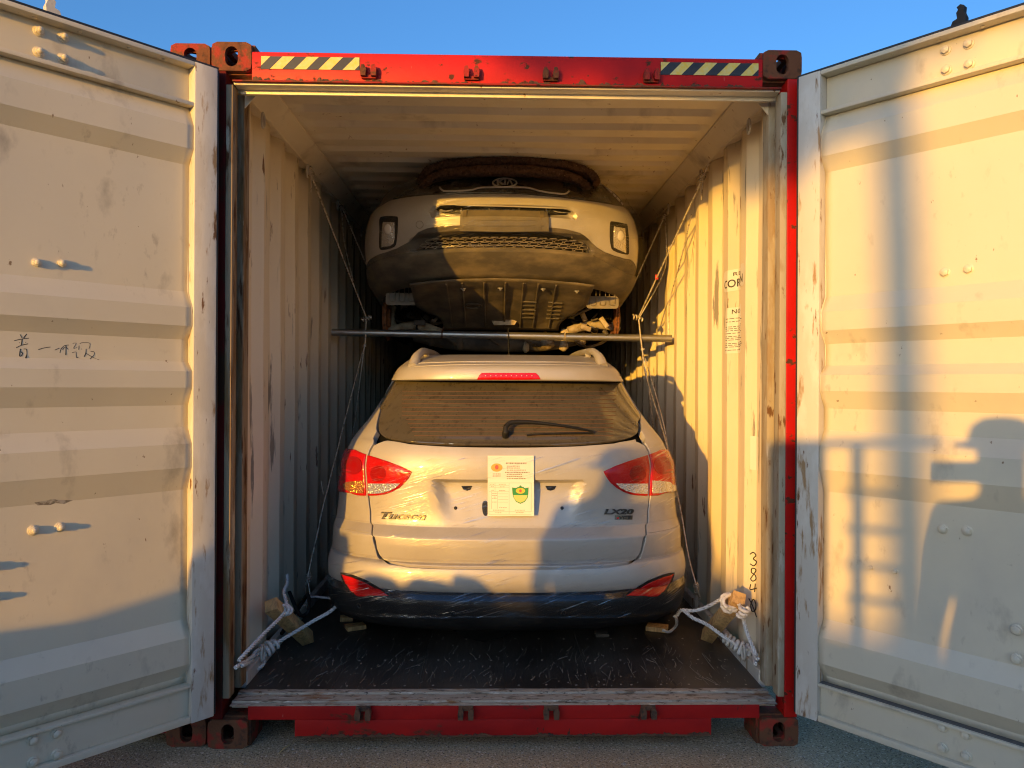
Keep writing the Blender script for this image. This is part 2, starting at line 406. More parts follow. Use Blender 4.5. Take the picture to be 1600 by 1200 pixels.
# ------------------------------------------------------------------ side walls, roof, floor
PITCH = .278; Y_END = .288          # far edge of a proud rib
def rib(Y):
    """0 = proud (inward) face, 1 = recessed face"""
    t = ((Y-Y_END) % PITCH)
    if t < .068: return t/.068
    if t < .138: return 1.
    if t < .206: return 1-(t-.138)/.068
    return 0.
XW, XD = 1.150, .036
def wall(sx):
    ys = [.186]
    k = 0
    while True:
        b = Y_END-PITCH+k*PITCH; k += 1
        for q in (0, .068, .138, .206):
            if .19 < b+q < L_C: ys.append(b+q)
        if b > L_C: break
    zs = np.concatenate([np.linspace(.20, 2.745, 24)]); V = []; F = []
    for y in ys:
        for z in zs:
            dent = (noise.noise((y*1.3, z*1.1, 4+sx))*.005 + noise.noise((y*4, z*2.2, 9+sx))*.0025)
            V.append((sx*(XW+XD*rib(y)+dent), y, z))
    n = len(zs)
    for i in range(len(ys)-1):
        for j in range(n-1): F.append((i*n+j, (i+1)*n+j, (i+1)*n+j+1, i*n+j+1))
    # outer skin so the wall has thickness
    o = obj('side_wall', V, F, m_wall, cont, 22)
    md = o.modifiers.new('t', 'SOLIDIFY'); md.thickness = .003; md.offset = -1 if sx < 0 else 1
    return o
wallL, wallR = wall(-1), wall(1)
Z_C = 2.835
def roof():
    ys = [.15]; b = .30
    while b < L_C:
        ys += [b, b+.022, b+.085, b+.107]; b += .209
    ys.append(L_C); xs = np.concatenate([[-1.19, -1.06, -1.04, -1.02, -.99, -.95], np.linspace(-.9, .9, 19), [.95, .99, 1.02, 1.04, 1.06, 1.19]])
    def prof(i): return 0. if i == 0 or i == len(ys)-1 else (0., 1., 1., 0.)[(i-1) % 4]
    V = []; F = []; n = len(xs)
    for i, y in enumerate(ys):
        for x in xs:
            e = min(1, max(0, (1.045-abs(x))/.06)); e = e*e*(3-2*e)
            V.append((x, y, Z_C+.038*prof(i)*e+.006*noise.noise((x*1.4, y*1.1, 2))))
    for i in range(len(ys)-1):
        for j in range(n-1): F.append((i*n+j, i*n+j+1, (i+1)*n+j+1, (i+1)*n+j))
    o = obj('roof_panel', V, F, m_beige, cont, 30)
    md = o.modifiers.new('t', 'SOLIDIFY'); md.thickness = .004; md.offset = -1
roof()
for sx in (-1, 1):
    mb = MB(); mb.prism([(sx*1.21, 2.745), (sx*1.135, 2.745), (sx*1.132, 2.752), (sx*1.058, 2.822), (sx*1.058, 2.8325), (sx*1.21, 2.8325)], L_C-.16, (0, .155, 0))
    rail = mb.build('top_side_rail', m_beige, cont)
    mb = MB(); mb.bbox((min(sx*1.118, sx*1.149), .187, .172), (max(sx*1.118, sx*1.149), L_C, .245), .006); mb.build('bottom_side_rail', m_stile, cont)
# floor boards
edges = np.linspace(-1.117, 1.117, 7)
for i in range(6):
    mb = MB(); dz = random.uniform(-.0008, .0008); mb.bbox((edges[i]+.0006, .1355, .13), (edges[i+1]-.0006, L_C, .190+dz), .0008); mb.build('floor_board', m_floor, cont)
mb = MB(); mb.box((-1.18, L_C, .1), (1.18, L_C+.04, 2.86)); mb.build('end_wall', m_wall, cont)
m_scrf = mat('floor_scratch', (.30, .26, .20), .7); mb = MB(); rnd = random.Random(77)
for _ in range(230):
    x, y = rnd.uniform(-1.08, 1.08), rnd.uniform(.15, .62); l = rnd.uniform(.01, .10) if rnd.random() < .85 else rnd.uniform(.1, .25); t = rnd.gauss(1.45, .28)
    p = np.array([x, y, .1909]); q = p+np.array([math.cos(t), math.sin(t), 0])*l; m_ = (p+q)/2+np.array([rnd.uniform(-.006, .006), 0, 0]); mb.tube(spline([p, m_, q], 3), rnd.uniform(.0004, .0011), 4)
for _ in range(160):
    x, y = rnd.uniform(-1.1, 1.1), rnd.uniform(.14, .9); r_ = rnd.uniform(.0012, .004); mb.lathe([(r_, 0), (r_*.7, r_*.4)], (x, y, .1907), (0, 0, 1), 5)
mb.build('floor_scratches', m_scrf, cont)['kind'] = 'stuff'
mb = MB()
for i in range(6):
    for y in (.17, .47, .77, 1.07):
        for k in (.06, .18, .31): mb.lathe([(.0055, 0), (.005, .0009), (.0015, .0004)], (edges[i]+k, y+rnd.uniform(-.004, .004), .1906), (0, 0, 1), 9)
mb.build('floor_screws', m_steel_ if 'm_steel_' in globals() else plain('screw_steel', (.35, .31, .26), .5, .5), cont)['kind'] = 'stuff'
# lashing rings under the top rails and along the floor
def ring(x, y, z, nx):
    mb = MB(); t = np.linspace(0, 2*math.pi, 18, endpoint=False)
    mb.tube([(x+nx*.014, y+.020*math.sin(a), z+.034*math.cos(a)) for a in t], .0055, 6, closed=True)
    return mb
for sx in (-1, 1):
    for y in (.36, 1.18, 2.0, 2.9, 4.1):
        ring(sx*1.132, y, 2.70, -sx).build('lashing_ring', m_stile, cont, 60)
    for y in (.36, 1.18, 2.0):
        ring(sx*1.120, y, .262, -sx).build('lashing_ring', m_stile, cont, 60)

# ------------------------------------------------------------------ doors
DZ0, DZ1 = .16, 2.76
class Door:
    def __init__(s, sx, hx, hy, ang):
        s.sx = sx; s.h = np.array([hx, hy, 0.]); a = R(ang)
        s.U = np.array([sx*math.cos(a), -math.sin(a), 0.]); s.N = np.array([-sx*math.sin(a), -math.cos(a), 0.]); s.Z = np.array([0, 0, 1.])
        s.ax = (s.U, s.N, s.Z)
    def P(s, u, w, z): return s.h+s.U*u+s.N*w+s.Z*z
    def hit(s, px, py, w=0.):
        p = at_plane(px, py, s.h+s.N*w, s.N); d = p-s.h; return d @ s.U, p[2]
PROF = [(2.584, 1), (2.578, 1), (2.506, 0), (2.416, 0), (2.359, 1), (1.857, 1), (1.793, 0), (1.721, 0), (1.669, 1), (1.579, 1), (1.541, 0), (1.480, 0),
        (1.41, 1), (1.322, 1), (1.258, 0), (1.167, 0), (1.077, 1), (.563, 1), (.498, 0), (.395, 0), (.339, 1), (.312, 1)]
def make_door(sx, hx, hy, ang, lbl):
    D = Door(sx, hx, hy, ang)
    dr = bpy.data.objects.new('door', None); COL.objects.link(dr); dr.parent = cont; ORG[dr.name] = Vector((0,0,0)); dr['label'] = lbl
    W = 1.165; ax, o = D.ax, D.h
    # panel
    zs = []
    for (a, ka), (b, kb) in zip(PROF[:-1], PROF[1:]):
        n = max(1, int((a-b)/.06)); zs += [(a+(b-a)*i/n, ka+(kb-ka)*i/n) for i in range(n)]
    zs.append(PROF[-1]); us = np.linspace(.094, W-.094, 34); V = []; F = []
    for z, k in zs:
        for u in us:
            d = noise.noise((u*2.1, z*1.9, sx*3))*.0035+noise.noise((u*6, z*4, sx*7))*.0012
            V.append(D.P(u, -.012-.037*k+d, z))
    n = len(us)
    for i in range(len(zs)-1):
        for j in range(n-1): F.append((i*n+j, i*n+j+1, (i+1)*n+j+1, (i+1)*n+j))
    pan = obj('door_panel', V, F, m_door, dr, 16)
    bm = bmesh.new(); bm.from_mesh(pan.data); bmesh.ops.recalc_face_normals(bm, faces=bm.faces[:]); bm.to_mesh(pan.data); bm.free()
    md = pan.modifiers.new('t', 'SOLIDIFY'); md.thickness = .004; md.offset = -1
    for (a, b, nm) in ((0., .093, 'hinge_stile'), (W-.093, W, 'lock_stile')):
        mb = MB(); mb.bbox((a, -.064, DZ0), (b, 0, DZ1), .004, ax, o); mb.build(nm, m_stile, dr, 40)
    # weld bead between stile and panel
    mb = MB(); mb.tube([D.P(.096, -.012-.037*k+.001, z) for z, k in zs], .0035, 5); mb.build('weld_bead', m_door, dr, 80)
    mb = MB(); u0, u1 = .0935, W-.0935
    mb.bbox((u0, -.064, 2.742), (u1, -.001, DZ1-.001), .003, ax, o); mb.bbox((u0, -.064, 2.601), (u1, -.052, 2.7415), .002, ax, o); mb.bbox((u0, -.064, 2.585), (u1, -.006, 2.6005), .003, ax, o)
    mb.build('top_rail', m_door, dr, 40)
    mb = MB(); mb.bbox((u0, -.064, .300), (u1, -.004, .3115), .003, ax, o); mb.bbox((u0, -.064, .186), (u1, -.024, .2995), .002, ax, o); mb.bbox((u0, -.064, DZ0+.001), (u1, -.003, .1855), .004, ax, o)
    mb.build('bottom_rail', m_door, dr, 40)
    mb = MB()
    mb.bbox((-.010, -.070, DZ0+.005), (-.0006, -.006, DZ1-.004), .002, ax, o); mb.bbox((-.01, -.072, DZ1+.0006), (W+.012, -.010, DZ1+.011), .002, ax, o)
    mb.bbox((-.02, -.078, DZ0+.01), (W, -.0655, DZ1-.006), .002, ax, o)
    mb.build('gasket', m_gasket, dr)
    return D, dr
doorL, drL = make_door(-1, -1.171, -.06, 47.0, 'open left door leaf, raked by low sun, with handwriting and long bolt shadows')
doorR, drR = make_door(1, 1.181, -.06, 50.5, 'open right door leaf, sunlit face-on, with shadow of a figure')
def bolt(D, dr, px, py, w=-.049, L=.026, rr=1.):
    u, z = D.hit(px, py, w+.012); o = D.P(u, w, z); mb = MB()
    rnd = random.Random(int(px*7+py))
    mb.lathe([(.019*rr, 0), (.019*rr, .003), (.0175*rr, .0045)], o, D.N, 14)
    ax = Vector(D.N); mb.lathe([(.0135*rr, .0046), (.0145*rr, .008), (.0145*rr, .015), (.011*rr, .0175)], o, D.N, 6)
    mb.lathe([(.009*rr, .0176), (.009*rr, L*.9), (.006*rr, L)], o, D.N, 9)
    return mb.build('bolt', m_door, dr, 50)
for p in ((58,410),(97,411),(53,829),(95,824),(-12,886),(-14,934)): bolt(doorL, drL, *p, w=-.049)
for p in ((62,47),(100,57),(62,80),(100,90)): bolt(doorL, drL, *p, w=-.052, L=.030)
for p in ((53,1158),(90,1147),(53,1192),(90,1180)): bolt(doorL, drL, *p, w=-.024, L=.02)
for p in ((1475,425),(1512,420),(1472,827),(1510,830)): bolt(doorR, drR, *p, w=-.049, L=.019)
for p in ((1476,77),(1512,67),(1477,108),(1513,99)): bolt(doorR, drR, *p, w=-.052, L=.019)
for p in ((1471,1137),(1508,1149),(1471,1170),(1508,1183)): bolt(doorR, drR, *p, w=-.024, L=.018)
for p in ((1587,985),(1587,1031)): bolt(doorR, drR, *p, w=-.012 if p[1] > 1000 else -.02, L=.018)
for p in ((1360,887),(1398,893)): bolt(doorR, drR, *p, w=-.049, L=.012, rr=.55)
# rivets in the top flange
for D, dr, us in ((doorL, drL, (.2, .33, .5, .64, .78)), (doorR, drR, (.22, .36, .52, .66, .8))):
    for u in us:
        mb = MB(); mb.lathe([(.008, 0), (.008, -.002), (.004, -.005)], D.P(u, -.030, 2.742), (0, 0, 1), 10); mb.build('rivet', m_door, dr, 50)
# locking bars and cams on the outside; their heads rise above the door
def lockbar(D, dr, px, py, m):
    u, z = D.hit(px, py, -.09)
    mb = MB(); mb.tube([D.P(u, -.095, .10), D.P(u, -.095, 2.762)], .017, 10)
    for zz in (.45, 1.1, 1.8, 2.45): mb.bbox((u-.04, -.118, zz-.03), (u+.04, -.0785, zz+.03), .004, D.ax, D.h)
    prof = [(-.020, 2.775), (.022, 2.772), (.030, 2.80), (.046, 2.815), (.038, 2.832), (.018, 2.838), (.022, 2.862), (.014, 2.872), (.020, 2.884), (.004, 2.892), (-.012, 2.884), (-.010, 2.862), (-.020, 2.84), (-.016, 2.81)]
    mb.prism([(u-a*.75, 2.762+(b-2.772)*.9) for a, b in prof], .030, D.h+D.N*-.112, (D.U, D.Z, D.N))
    return mb.build('locking_bar', m, dr)
lockbar(doorL, drL, 78, 10, m_stile); lockbar(doorR, drR, 1503, 30, mat('dark_iron', (.03, .024, .02), .8))

# handwriting on the left door panel
m_ink = plain('marker_ink', (.02, .018, .018), .7)
def strokes(name, lines, hit, parent, r=.0024, N=None):
    mb = MB()
    for ln in lines:
        P = spline([hit(*p) for p in ln], 5) if len(ln) > 2 else np.array([hit(*p) for p in ln])
        mb.tube(P, r, 5)
    return mb.build(name, m_ink, parent)
def door_surface(D, px, py):
    """where a photo point falls on the ribbed panel"""
    w = -.03
    for _ in range(12):
        u, z = D.hit(px, py, w); zz = [p[0] for p in PROF][::-1]; kk = [p[1] for p in PROF][::-1]
        w = -.012-.037*np.interp(z, zz, kk)
    d = noise.noise((u*2.1, z*1.9, D.sx*3))*.0035+noise.noise((u*6, z*4, D.sx*7))*.0012
    return D.P(u, w+d+.0022, z)
g = lambda x, y: (10+x/10, 500+y/10)
lines = [[(205,225),(235,280)],[(310,220),(260,285)],[(115,325),(220,300),(345,285)],[(240,295),(228,390)],[(190,355),(200,358)],[(290,350),(297,354)],[(145,435),(230,395),(330,373)],
    [(215,450),(205,500),(200,560),(225,560),(243,520),(215,495)],[(260,455),(305,460),(310,540),(292,605)],[(490,465),(570,440),(680,422)],[(750,470),(820,440)],[(830,515),(850,450),(905,400),(970,392)],
    [(925,400),(925,470),(922,548)],[(870,470),(910,420),(960,460)],[(1030,365),(1085,365),(1045,440),(1100,430)],[(1130,400),(1125,465)],[(1165,450),(1172,458)],[(1020,510),(1080,500),(1085,540),(1090,585),(1120,580)],
    [(1140,372),(1180,355),(1290,360),(1300,400),(1285,450)],[(1240,450),(1235,520),(1210,575)],[(1310,490),(1365,500),(1360,550),(1300,610)],[(1240,520),(1340,580),(1450,630),(1560,710)]]
strokes('handwriting', [[g(*p) for p in l] for l in lines], lambda x, y: door_surface(doorL, x, y), drL)['kind'] = 'stuff'
mb = MB(); mb.box((.094, -.046, .3120), (1.07, -.016, .3138), doorR.ax, doorR.h); mb.build('gasket', mat('grey_rubber', (.10, .10, .10), .7), drR)
# faint scratches on the right door
m_scr = mat('scratched_paint', (.36, .30, .20), .6); mb = MB(); rnd = random.Random(31)
marks = [[(1380,305),(1392,302),(1406,300)],[(1398,310),(1410,340),(1425,370),(1436,400)],[(1410,415),(1411,440),(1413,452)],[(1402,470),(1408,480),(1402,488)],[(1428,460),(1432,478),(1424,486)],[(1291,496),(1320,493),(1368,490)],[(1296,498),(1300,494)],[(1297,478),(1304,475)],[(1530,665),(1545,661)],[(1560,742),(1585,745)],[(1305,975),(1317,973)]]
for _ in range(60):
    x, y = rnd.uniform(1300, 1600), rnd.uniform(180, 1040); l = rnd.uniform(2, 14); t = rnd.uniform(-.5, .5); marks.append([(x, y), (x+l*math.cos(t), y+l*math.sin(t))])
for ln in marks: mb.tube(np.array([door_surface(doorR, *p)-doorR.N*.0018 for p in ln]), .0011, 4)
mb.build('scratch_marks', m_scr, drR)['kind'] = 'stuff'; mb = MB()
for _ in range(70):
    x, y = rnd.uniform(0, 290), rnd.uniform(170, 1080); l = rnd.uniform(2, 12); t = rnd.uniform(-.6, .6); mb.tube(np.array([door_surface(doorL, x, y)-doorL.N*.0018, door_surface(doorL, x+l*math.cos(t), y+l*math.sin(t))-doorL.N*.0018]), .0010, 4)
mb.build('scratch_marks', m_scr, drL)['kind'] = 'stuff'
# scrape in the left door and scuffs
def blob(name, pts, hit, m, parent):
    P = [hit(*p) for p in pts]; c = np.mean(P, 0); V = P+[c]; n = len(P)
    o = obj(name, V, [(i, (i+1) % n, n) for i in range(n)], m, parent); return o
m_scuff = mat('bare_scuff', (.20, .17, .12), .7, layers=[((.42, .38, .31), 60, .45, .6, 6, .6)])
blob('scrape', [(50,782),(62,777),(78,776),(82,773),(90,775),(96,778),(112,779),(114,784),(104,789),(88,787),(76,791),(60,791)], lambda x, y: door_surface(doorL, x, y)+doorL.N*.0008, m_scuff, drL)

# ------------------------------------------------------------------ writing and stickers on the right wall
def wall_pt(px, py, off=.003):
    """visible point on the right corrugated wall"""
    d = ray(px, py); t0 = (XW-.01-CAM[0])/d[0]
    for t in np.linspace(t0, t0*1.08, 700):
        p = CAM+d*t
        if p[0] >= XW+XD*rib(p[1])+noise.noise((p[1]*1.3, p[2]*1.1, 5))*.005+noise.noise((p[1]*4, p[2]*2.2, 10))*.0025-off: return p
    return CAM+d*t0
digits = [[(1172,866),(1177,863),(1181,868),(1177,873),(1182,878),(1178,884),(1172,881)],
    [(1180,889),(1175,888),(1174,894),(1180,899),(1181,905),(1176,908),(1173,904),(1177,898),(1181,892),(1180,889)],
    [(1173,913),(1172,921),(1182,919)],[(1180,912),(1179,925)],
    [(1176,937),(1173,945),(1175,955),(1180,953),(1181,944),(1178,937),(1176,937)],[(1170,935),(1176,947),(1182,964)]]
strokes('handwritten_number', digits, wall_pt, wallR, .0026)['kind'] = 'stuff'
m_stick = plain('sticker_white', (.80, .76, .66), .45)
m_print = plain('print_black', (.05, .045, .04), .6)
def sticker(name, Ya, Yb, z0, z1, rad=0., off=.0022):
    """paper following the ribs; Ya nearer the door"""
    V = []; F = []; ys = np.linspace(Ya, Yb, 40)
    for y in ys:
        e = 0.
        if rad: 
            q = min(y-Ya, Yb-y); e = rad-math.sqrt(max(0, rad*rad-max(0, rad-q)**2)) if q < rad else 0.
        for z in np.linspace(z0+e, z1-e, 6):
            dent = noise.noise((y*1.3, z*1.1, 5))*.005+noise.noise((y*4, z*2.2, 10))*.0025
            V.append((XW+XD*rib(y)+dent-off, y, z))
    for i in range(39):
        for j in range(5): F.append((i*6+j, (i+1)*6+j, (i+1)*6+j+1, i*6+j+1))
    return obj(name, V, F, m_stick, wallR)
def text_flat(s, bold=.0, shear=0., size=1., cuts=0):
    """letters as flat triangles: verts (x, y) with cap height about .7"""
    c = bpy.data.curves.new('t', 'FONT'); c.body = s; c.shear = shear; c.offset = bold; c.resolution_u = 3; c.size = size
    o = bpy.data.objects.new('t', c); COL.objects.link(o); dg = bpy.context.evaluated_depsgraph_get(); dg.update()
    me = bpy.data.meshes.new_from_object(o.evaluated_get(dg)); bpy.data.objects.remove(o); bpy.data.curves.remove(c)
    if cuts:
        bm = bmesh.new(); bm.from_mesh(me); bmesh.ops.triangulate(bm, faces=bm.faces[:]); bmesh.ops.subdivide_edges(bm, edges=bm.edges[:], cuts=cuts, use_grid_fill=True); bm.to_mesh(me); bm.free()
    V = np.array([v.co[:2] for v in me.vertices]); F = [list(p.vertices) for p in me.polygons]; bpy.data.meshes.remove(me); return V, F
def wall_text(name, s, Ya, Yb, z, h, parent, off=.0032, bold=.012):
    V, F = text_flat(s, bold, cuts=3); w = V[:, 0].max()
    out = []
    for x, y in V:
        Y = Yb-(Yb-Ya)*x/w; zz = z+y*h/.7
        dent = noise.noise((Y*1.3, zz*1.1, 5))*.005+noise.noise((Y*4, zz*2.2, 10))*.0025
        out.append((XW+XD*rib(Y)+dent-off, Y, zz))
    return obj(name, out, F, m_print, parent)
pA = at_x(1140, 437, XW); s1 = sticker('material_sticker', .50, .835, 1.985, 2.095, .03)
wall_text('sticker_lettering', 'COR-TEN', .53, .822, 2.005, .040, s1); wall_text('sticker_lettering', 'REPAIR', .57, .74, 2.062, .018, s1)
s2 = sticker('notice_sheet', .55, .80, 1.665, 1.90)
wall_text('notice_lettering', 'NOTICE', .58, .745, 1.868, .022, s2)
mb = MB(); rnd = random.Random(5)
for i, z in enumerate((1.842, 1.826, 1.800, 1.790, 1.780, 1.766, 1.750, 1.741, 1.732, 1.714, 1.705, 1.696, 1.680)):
    y = .79
    while y > .56:
        l = rnd.uniform(.012, .035)
        ys = np.linspace(y, y-l, 5)
        for a, b in zip(ys[:-1], ys[1:]):
            q = lambda Y: XW+XD*rib(Y)+noise.noise((Y*1.3, z*1.1, 5))*.005+noise.noise((Y*4, z*2.2, 10))*.0025-.0032
            mb.add([(q(a), a, z), (q(b), b, z), (q(b), b, z+.003), (q(a), a, z+.003)], [(0,1,2,3)])
        y -= l+rnd.uniform(.004, .008)
mb.build('notice_lettering', m_print, s2)['kind'] = 'stuff'
sticker('paper_patch', .40, .46, 1.10, 1.26)

# ------------------------------------------------------------------ the container next door
nb = thing('shipping_container', (-2.452, 0, 0), 'rusty neighbouring container mostly hidden behind the open left door', 'container')
cx = -2.452
for sx in (-1, 1):
    for top in (True, False): casting(nb, sx, top, y0=.02, cx=cx)
    mb = MB(); mb.bbox((min(cx+sx*1.13, cx+sx*1.214), .024, .119), (max(cx+sx*1.13, cx+sx*1.214), .14, 2.777), .006); mb.build('corner_post', m_redrust, nb)
    mb = MB(); mb.bbox((cx+sx*.563-.56, .05, .16), (cx+sx*.563+.56, .09, 2.73), .004); d_ = mb.build('door', m_redrust, nb)
    mb = MB()
    for u in (-.28, .28): mb.tube([(cx+sx*.56+u, .022, .12), (cx+sx*.56+u, .022, 2.77)], .017, 10)
    mb.build('locking_bar', m_rust, d_)
mb = MB(); mb.bbox((cx-1.055, .03, 2.74), (cx+1.055, .14, 2.858), .005); mb.build('header_beam', m_redrust, nb)
mb = MB(); mb.bbox((cx-1.055, .03, .05), (cx+1.055, .14, .155), .005); mb.build('sill_beam', m_redrust, nb)
mb = MB(); mb.box((cx-1.2, .20, .12), (cx+1.2, 12.0, 2.83)); mb.build('body_shell', m_redrust, nb)
# ================================================================== curved car skins
class Surf:
    """horizontal slices: table rows (z, y0, half width, corner depth); s in [-1,1] runs round the end, beyond it along the sides"""
    def __init__(S, tab, cx, n=2.5, m=2.2, side=3.0, slope=0., taper=0.0, extra=None, sub=12):
        S.cx = cx; S.n = n; S.m = m; S.side = side; S.slope = slope; S.taper = taper; S.extra = extra
        T = np.array(tab, float); k = np.arange(len(T)); d = np.linspace(0, len(T)-1, (len(T)-1)*sub+1)
        # monotone (pchip-like) interpolation keeps creases where rows lie close together
        def pchip(col):
            y = T[:, col]; dl = np.diff(y); mm = np.zeros(len(y))
            for i in range(1, len(y)-1):
                if dl[i-1]*dl[i] > 0: mm[i] = 2*dl[i-1]*dl[i]/(dl[i-1]+dl[i])
            mm[0] = dl[0]; mm[-1] = dl[-1]; i = np.minimum(d.astype(int), len(y)-2); t = d-i
            return (2*t**3-3*t**2+1)*y[i]+(t**3-2*t**2+t)*mm[i]+(-2*t**3+3*t**2)*y[i+1]+(t**3-t**2)*mm[i+1]
        S.tab = [pchip(c) for c in range(T.shape[1])]; S.d = d; S.V = len(T)-1
        g = np.meshgrid(np.linspace(-1.02, 1.02, 205), np.linspace(0, S.V, 161)); S.gs, S.gv = g[0].ravel(), g[1].ravel()
        S.gp = proj(S.P(S.gs, S.gv))
    def vz(S, z): return float(np.interp(z, S.tab[0], S.d))
    def P(S, s, v):
        s = np.asarray(s, float); v = np.clip(np.asarray(v, float), 0, S.V)
        z, y0, w, Rr = (np.interp(v, S.d, c) for c in S.tab)
        a = np.clip(np.abs(s), 0, 1)*math.pi/2
        x = w*np.sin(a)**(2/S.n); dy = Rr*(1-np.maximum(np.cos(a), 0)**(2/S.m))
        o = np.maximum(np.abs(s)-1, 0); dy = dy+o*S.side; x = x-o*S.taper
        p = np.stack([S.cx+np.sign(s)*x, y0+dy, z-S.slope*dy], -1)
        if S.extra is not None: p = S.extra(p, s, v)
        return p
    def N(S, s, v, e=1e-3):
        s = np.asarray(s, float); v = np.asarray(v, float)
        sa, sb = s-e*4, s+e*4
        a = S.P(sb, v)-S.P(sa, v); b = S.P(s, np.minimum(v+e*20, S.V))-S.P(s, np.maximum(v-e*20, 0))
        n = np.cross(a, b); return n/(np.linalg.norm(n, axis=-1)[..., None]+1e-12)
    def invm(S, pts):
        """photo points to skin coordinates, many at once"""
        T = np.asarray(pts, float).reshape(-1, 2); d = ((S.gp[None]-T[:, None])**2).sum(-1); i = d.argmin(1); s, v = S.gs[i].copy(), S.gv[i].copy()
        f = proj(S.P(s, v))-T
        for _ in range(7):
            Js = (proj(S.P(s+1e-4, v))-proj(S.P(s-1e-4, v)))/2e-4; Jv = (proj(S.P(s, np.minimum(v+1e-3, S.V)))-proj(S.P(s, np.maximum(v-1e-3, 0))))/2e-3
            det = Js[:, 0]*Jv[:, 1]-Js[:, 1]*Jv[:, 0]; det = np.where(np.abs(det) < 1e-6, 1e-6, det)
            ds = (f[:, 0]*Jv[:, 1]-f[:, 1]*Jv[:, 0])/det; dv = (Js[:, 0]*f[:, 1]-Js[:, 1]*f[:, 0])/det
            s2 = np.clip(s-np.clip(ds, -.03, .03), -1.05, 1.05); v2 = np.clip(v-np.clip(dv, -.2, .2), 0, S.V); f2 = proj(S.P(s2, v2))-T
            ok = (f2**2).sum(1) <= (f**2).sum(1)+1e-4; s = np.where(ok, s2, s); v = np.where(ok, v2, v); f = np.where(ok[:, None], f2, f)
        return s, v
    def inv(S, px, py):
        s, v = S.invm([(px, py)]); return float(s[0]), float(v[0])
    def pt(S, px, py, off=0.):
        s, v = S.inv(px, py); return S.P(s, v)+S.N(s, v)*off
    def svs(S, pts): s, v = S.invm(pts); return list(zip(s.tolist(), v.tolist()))

def densify(poly, sx, sy, step):
    out = []
    for (a, b), (c, d) in zip(poly, poly[1:]+poly[:1]):
        n = max(1, int(math.hypot((c-a)*sx, (d-b)*sy)/step)); out += [(a+(c-a)*i/n, b+(d-b)*i/n) for i in range(n)]
    return out
def shrink(poly, d):
    """move a px outline inwards by d"""
    P = np.array([p[:2] for p in poly], float); area = sum(P[i][0]*P[(i+1) % len(P)][1]-P[(i+1) % len(P)][0]*P[i][1] for i in range(len(P)))
    sg = 1 if area > 0 else -1; out = []
    for i in range(len(P)):
        a = P[i]-P[i-1]; b = P[(i+1) % len(P)]-P[i]; n = np.array([-a[1], a[0]])/(np.linalg.norm(a)+1e-9)+np.array([-b[1], b[0]])/(np.linalg.norm(b)+1e-9)
        n /= np.linalg.norm(n)+1e-9; out.append(tuple(P[i]+sg*n*d))
    return out
def smooth_poly(pts, n=5): return [tuple(p) for p in spline(pts, n, closed=True)]
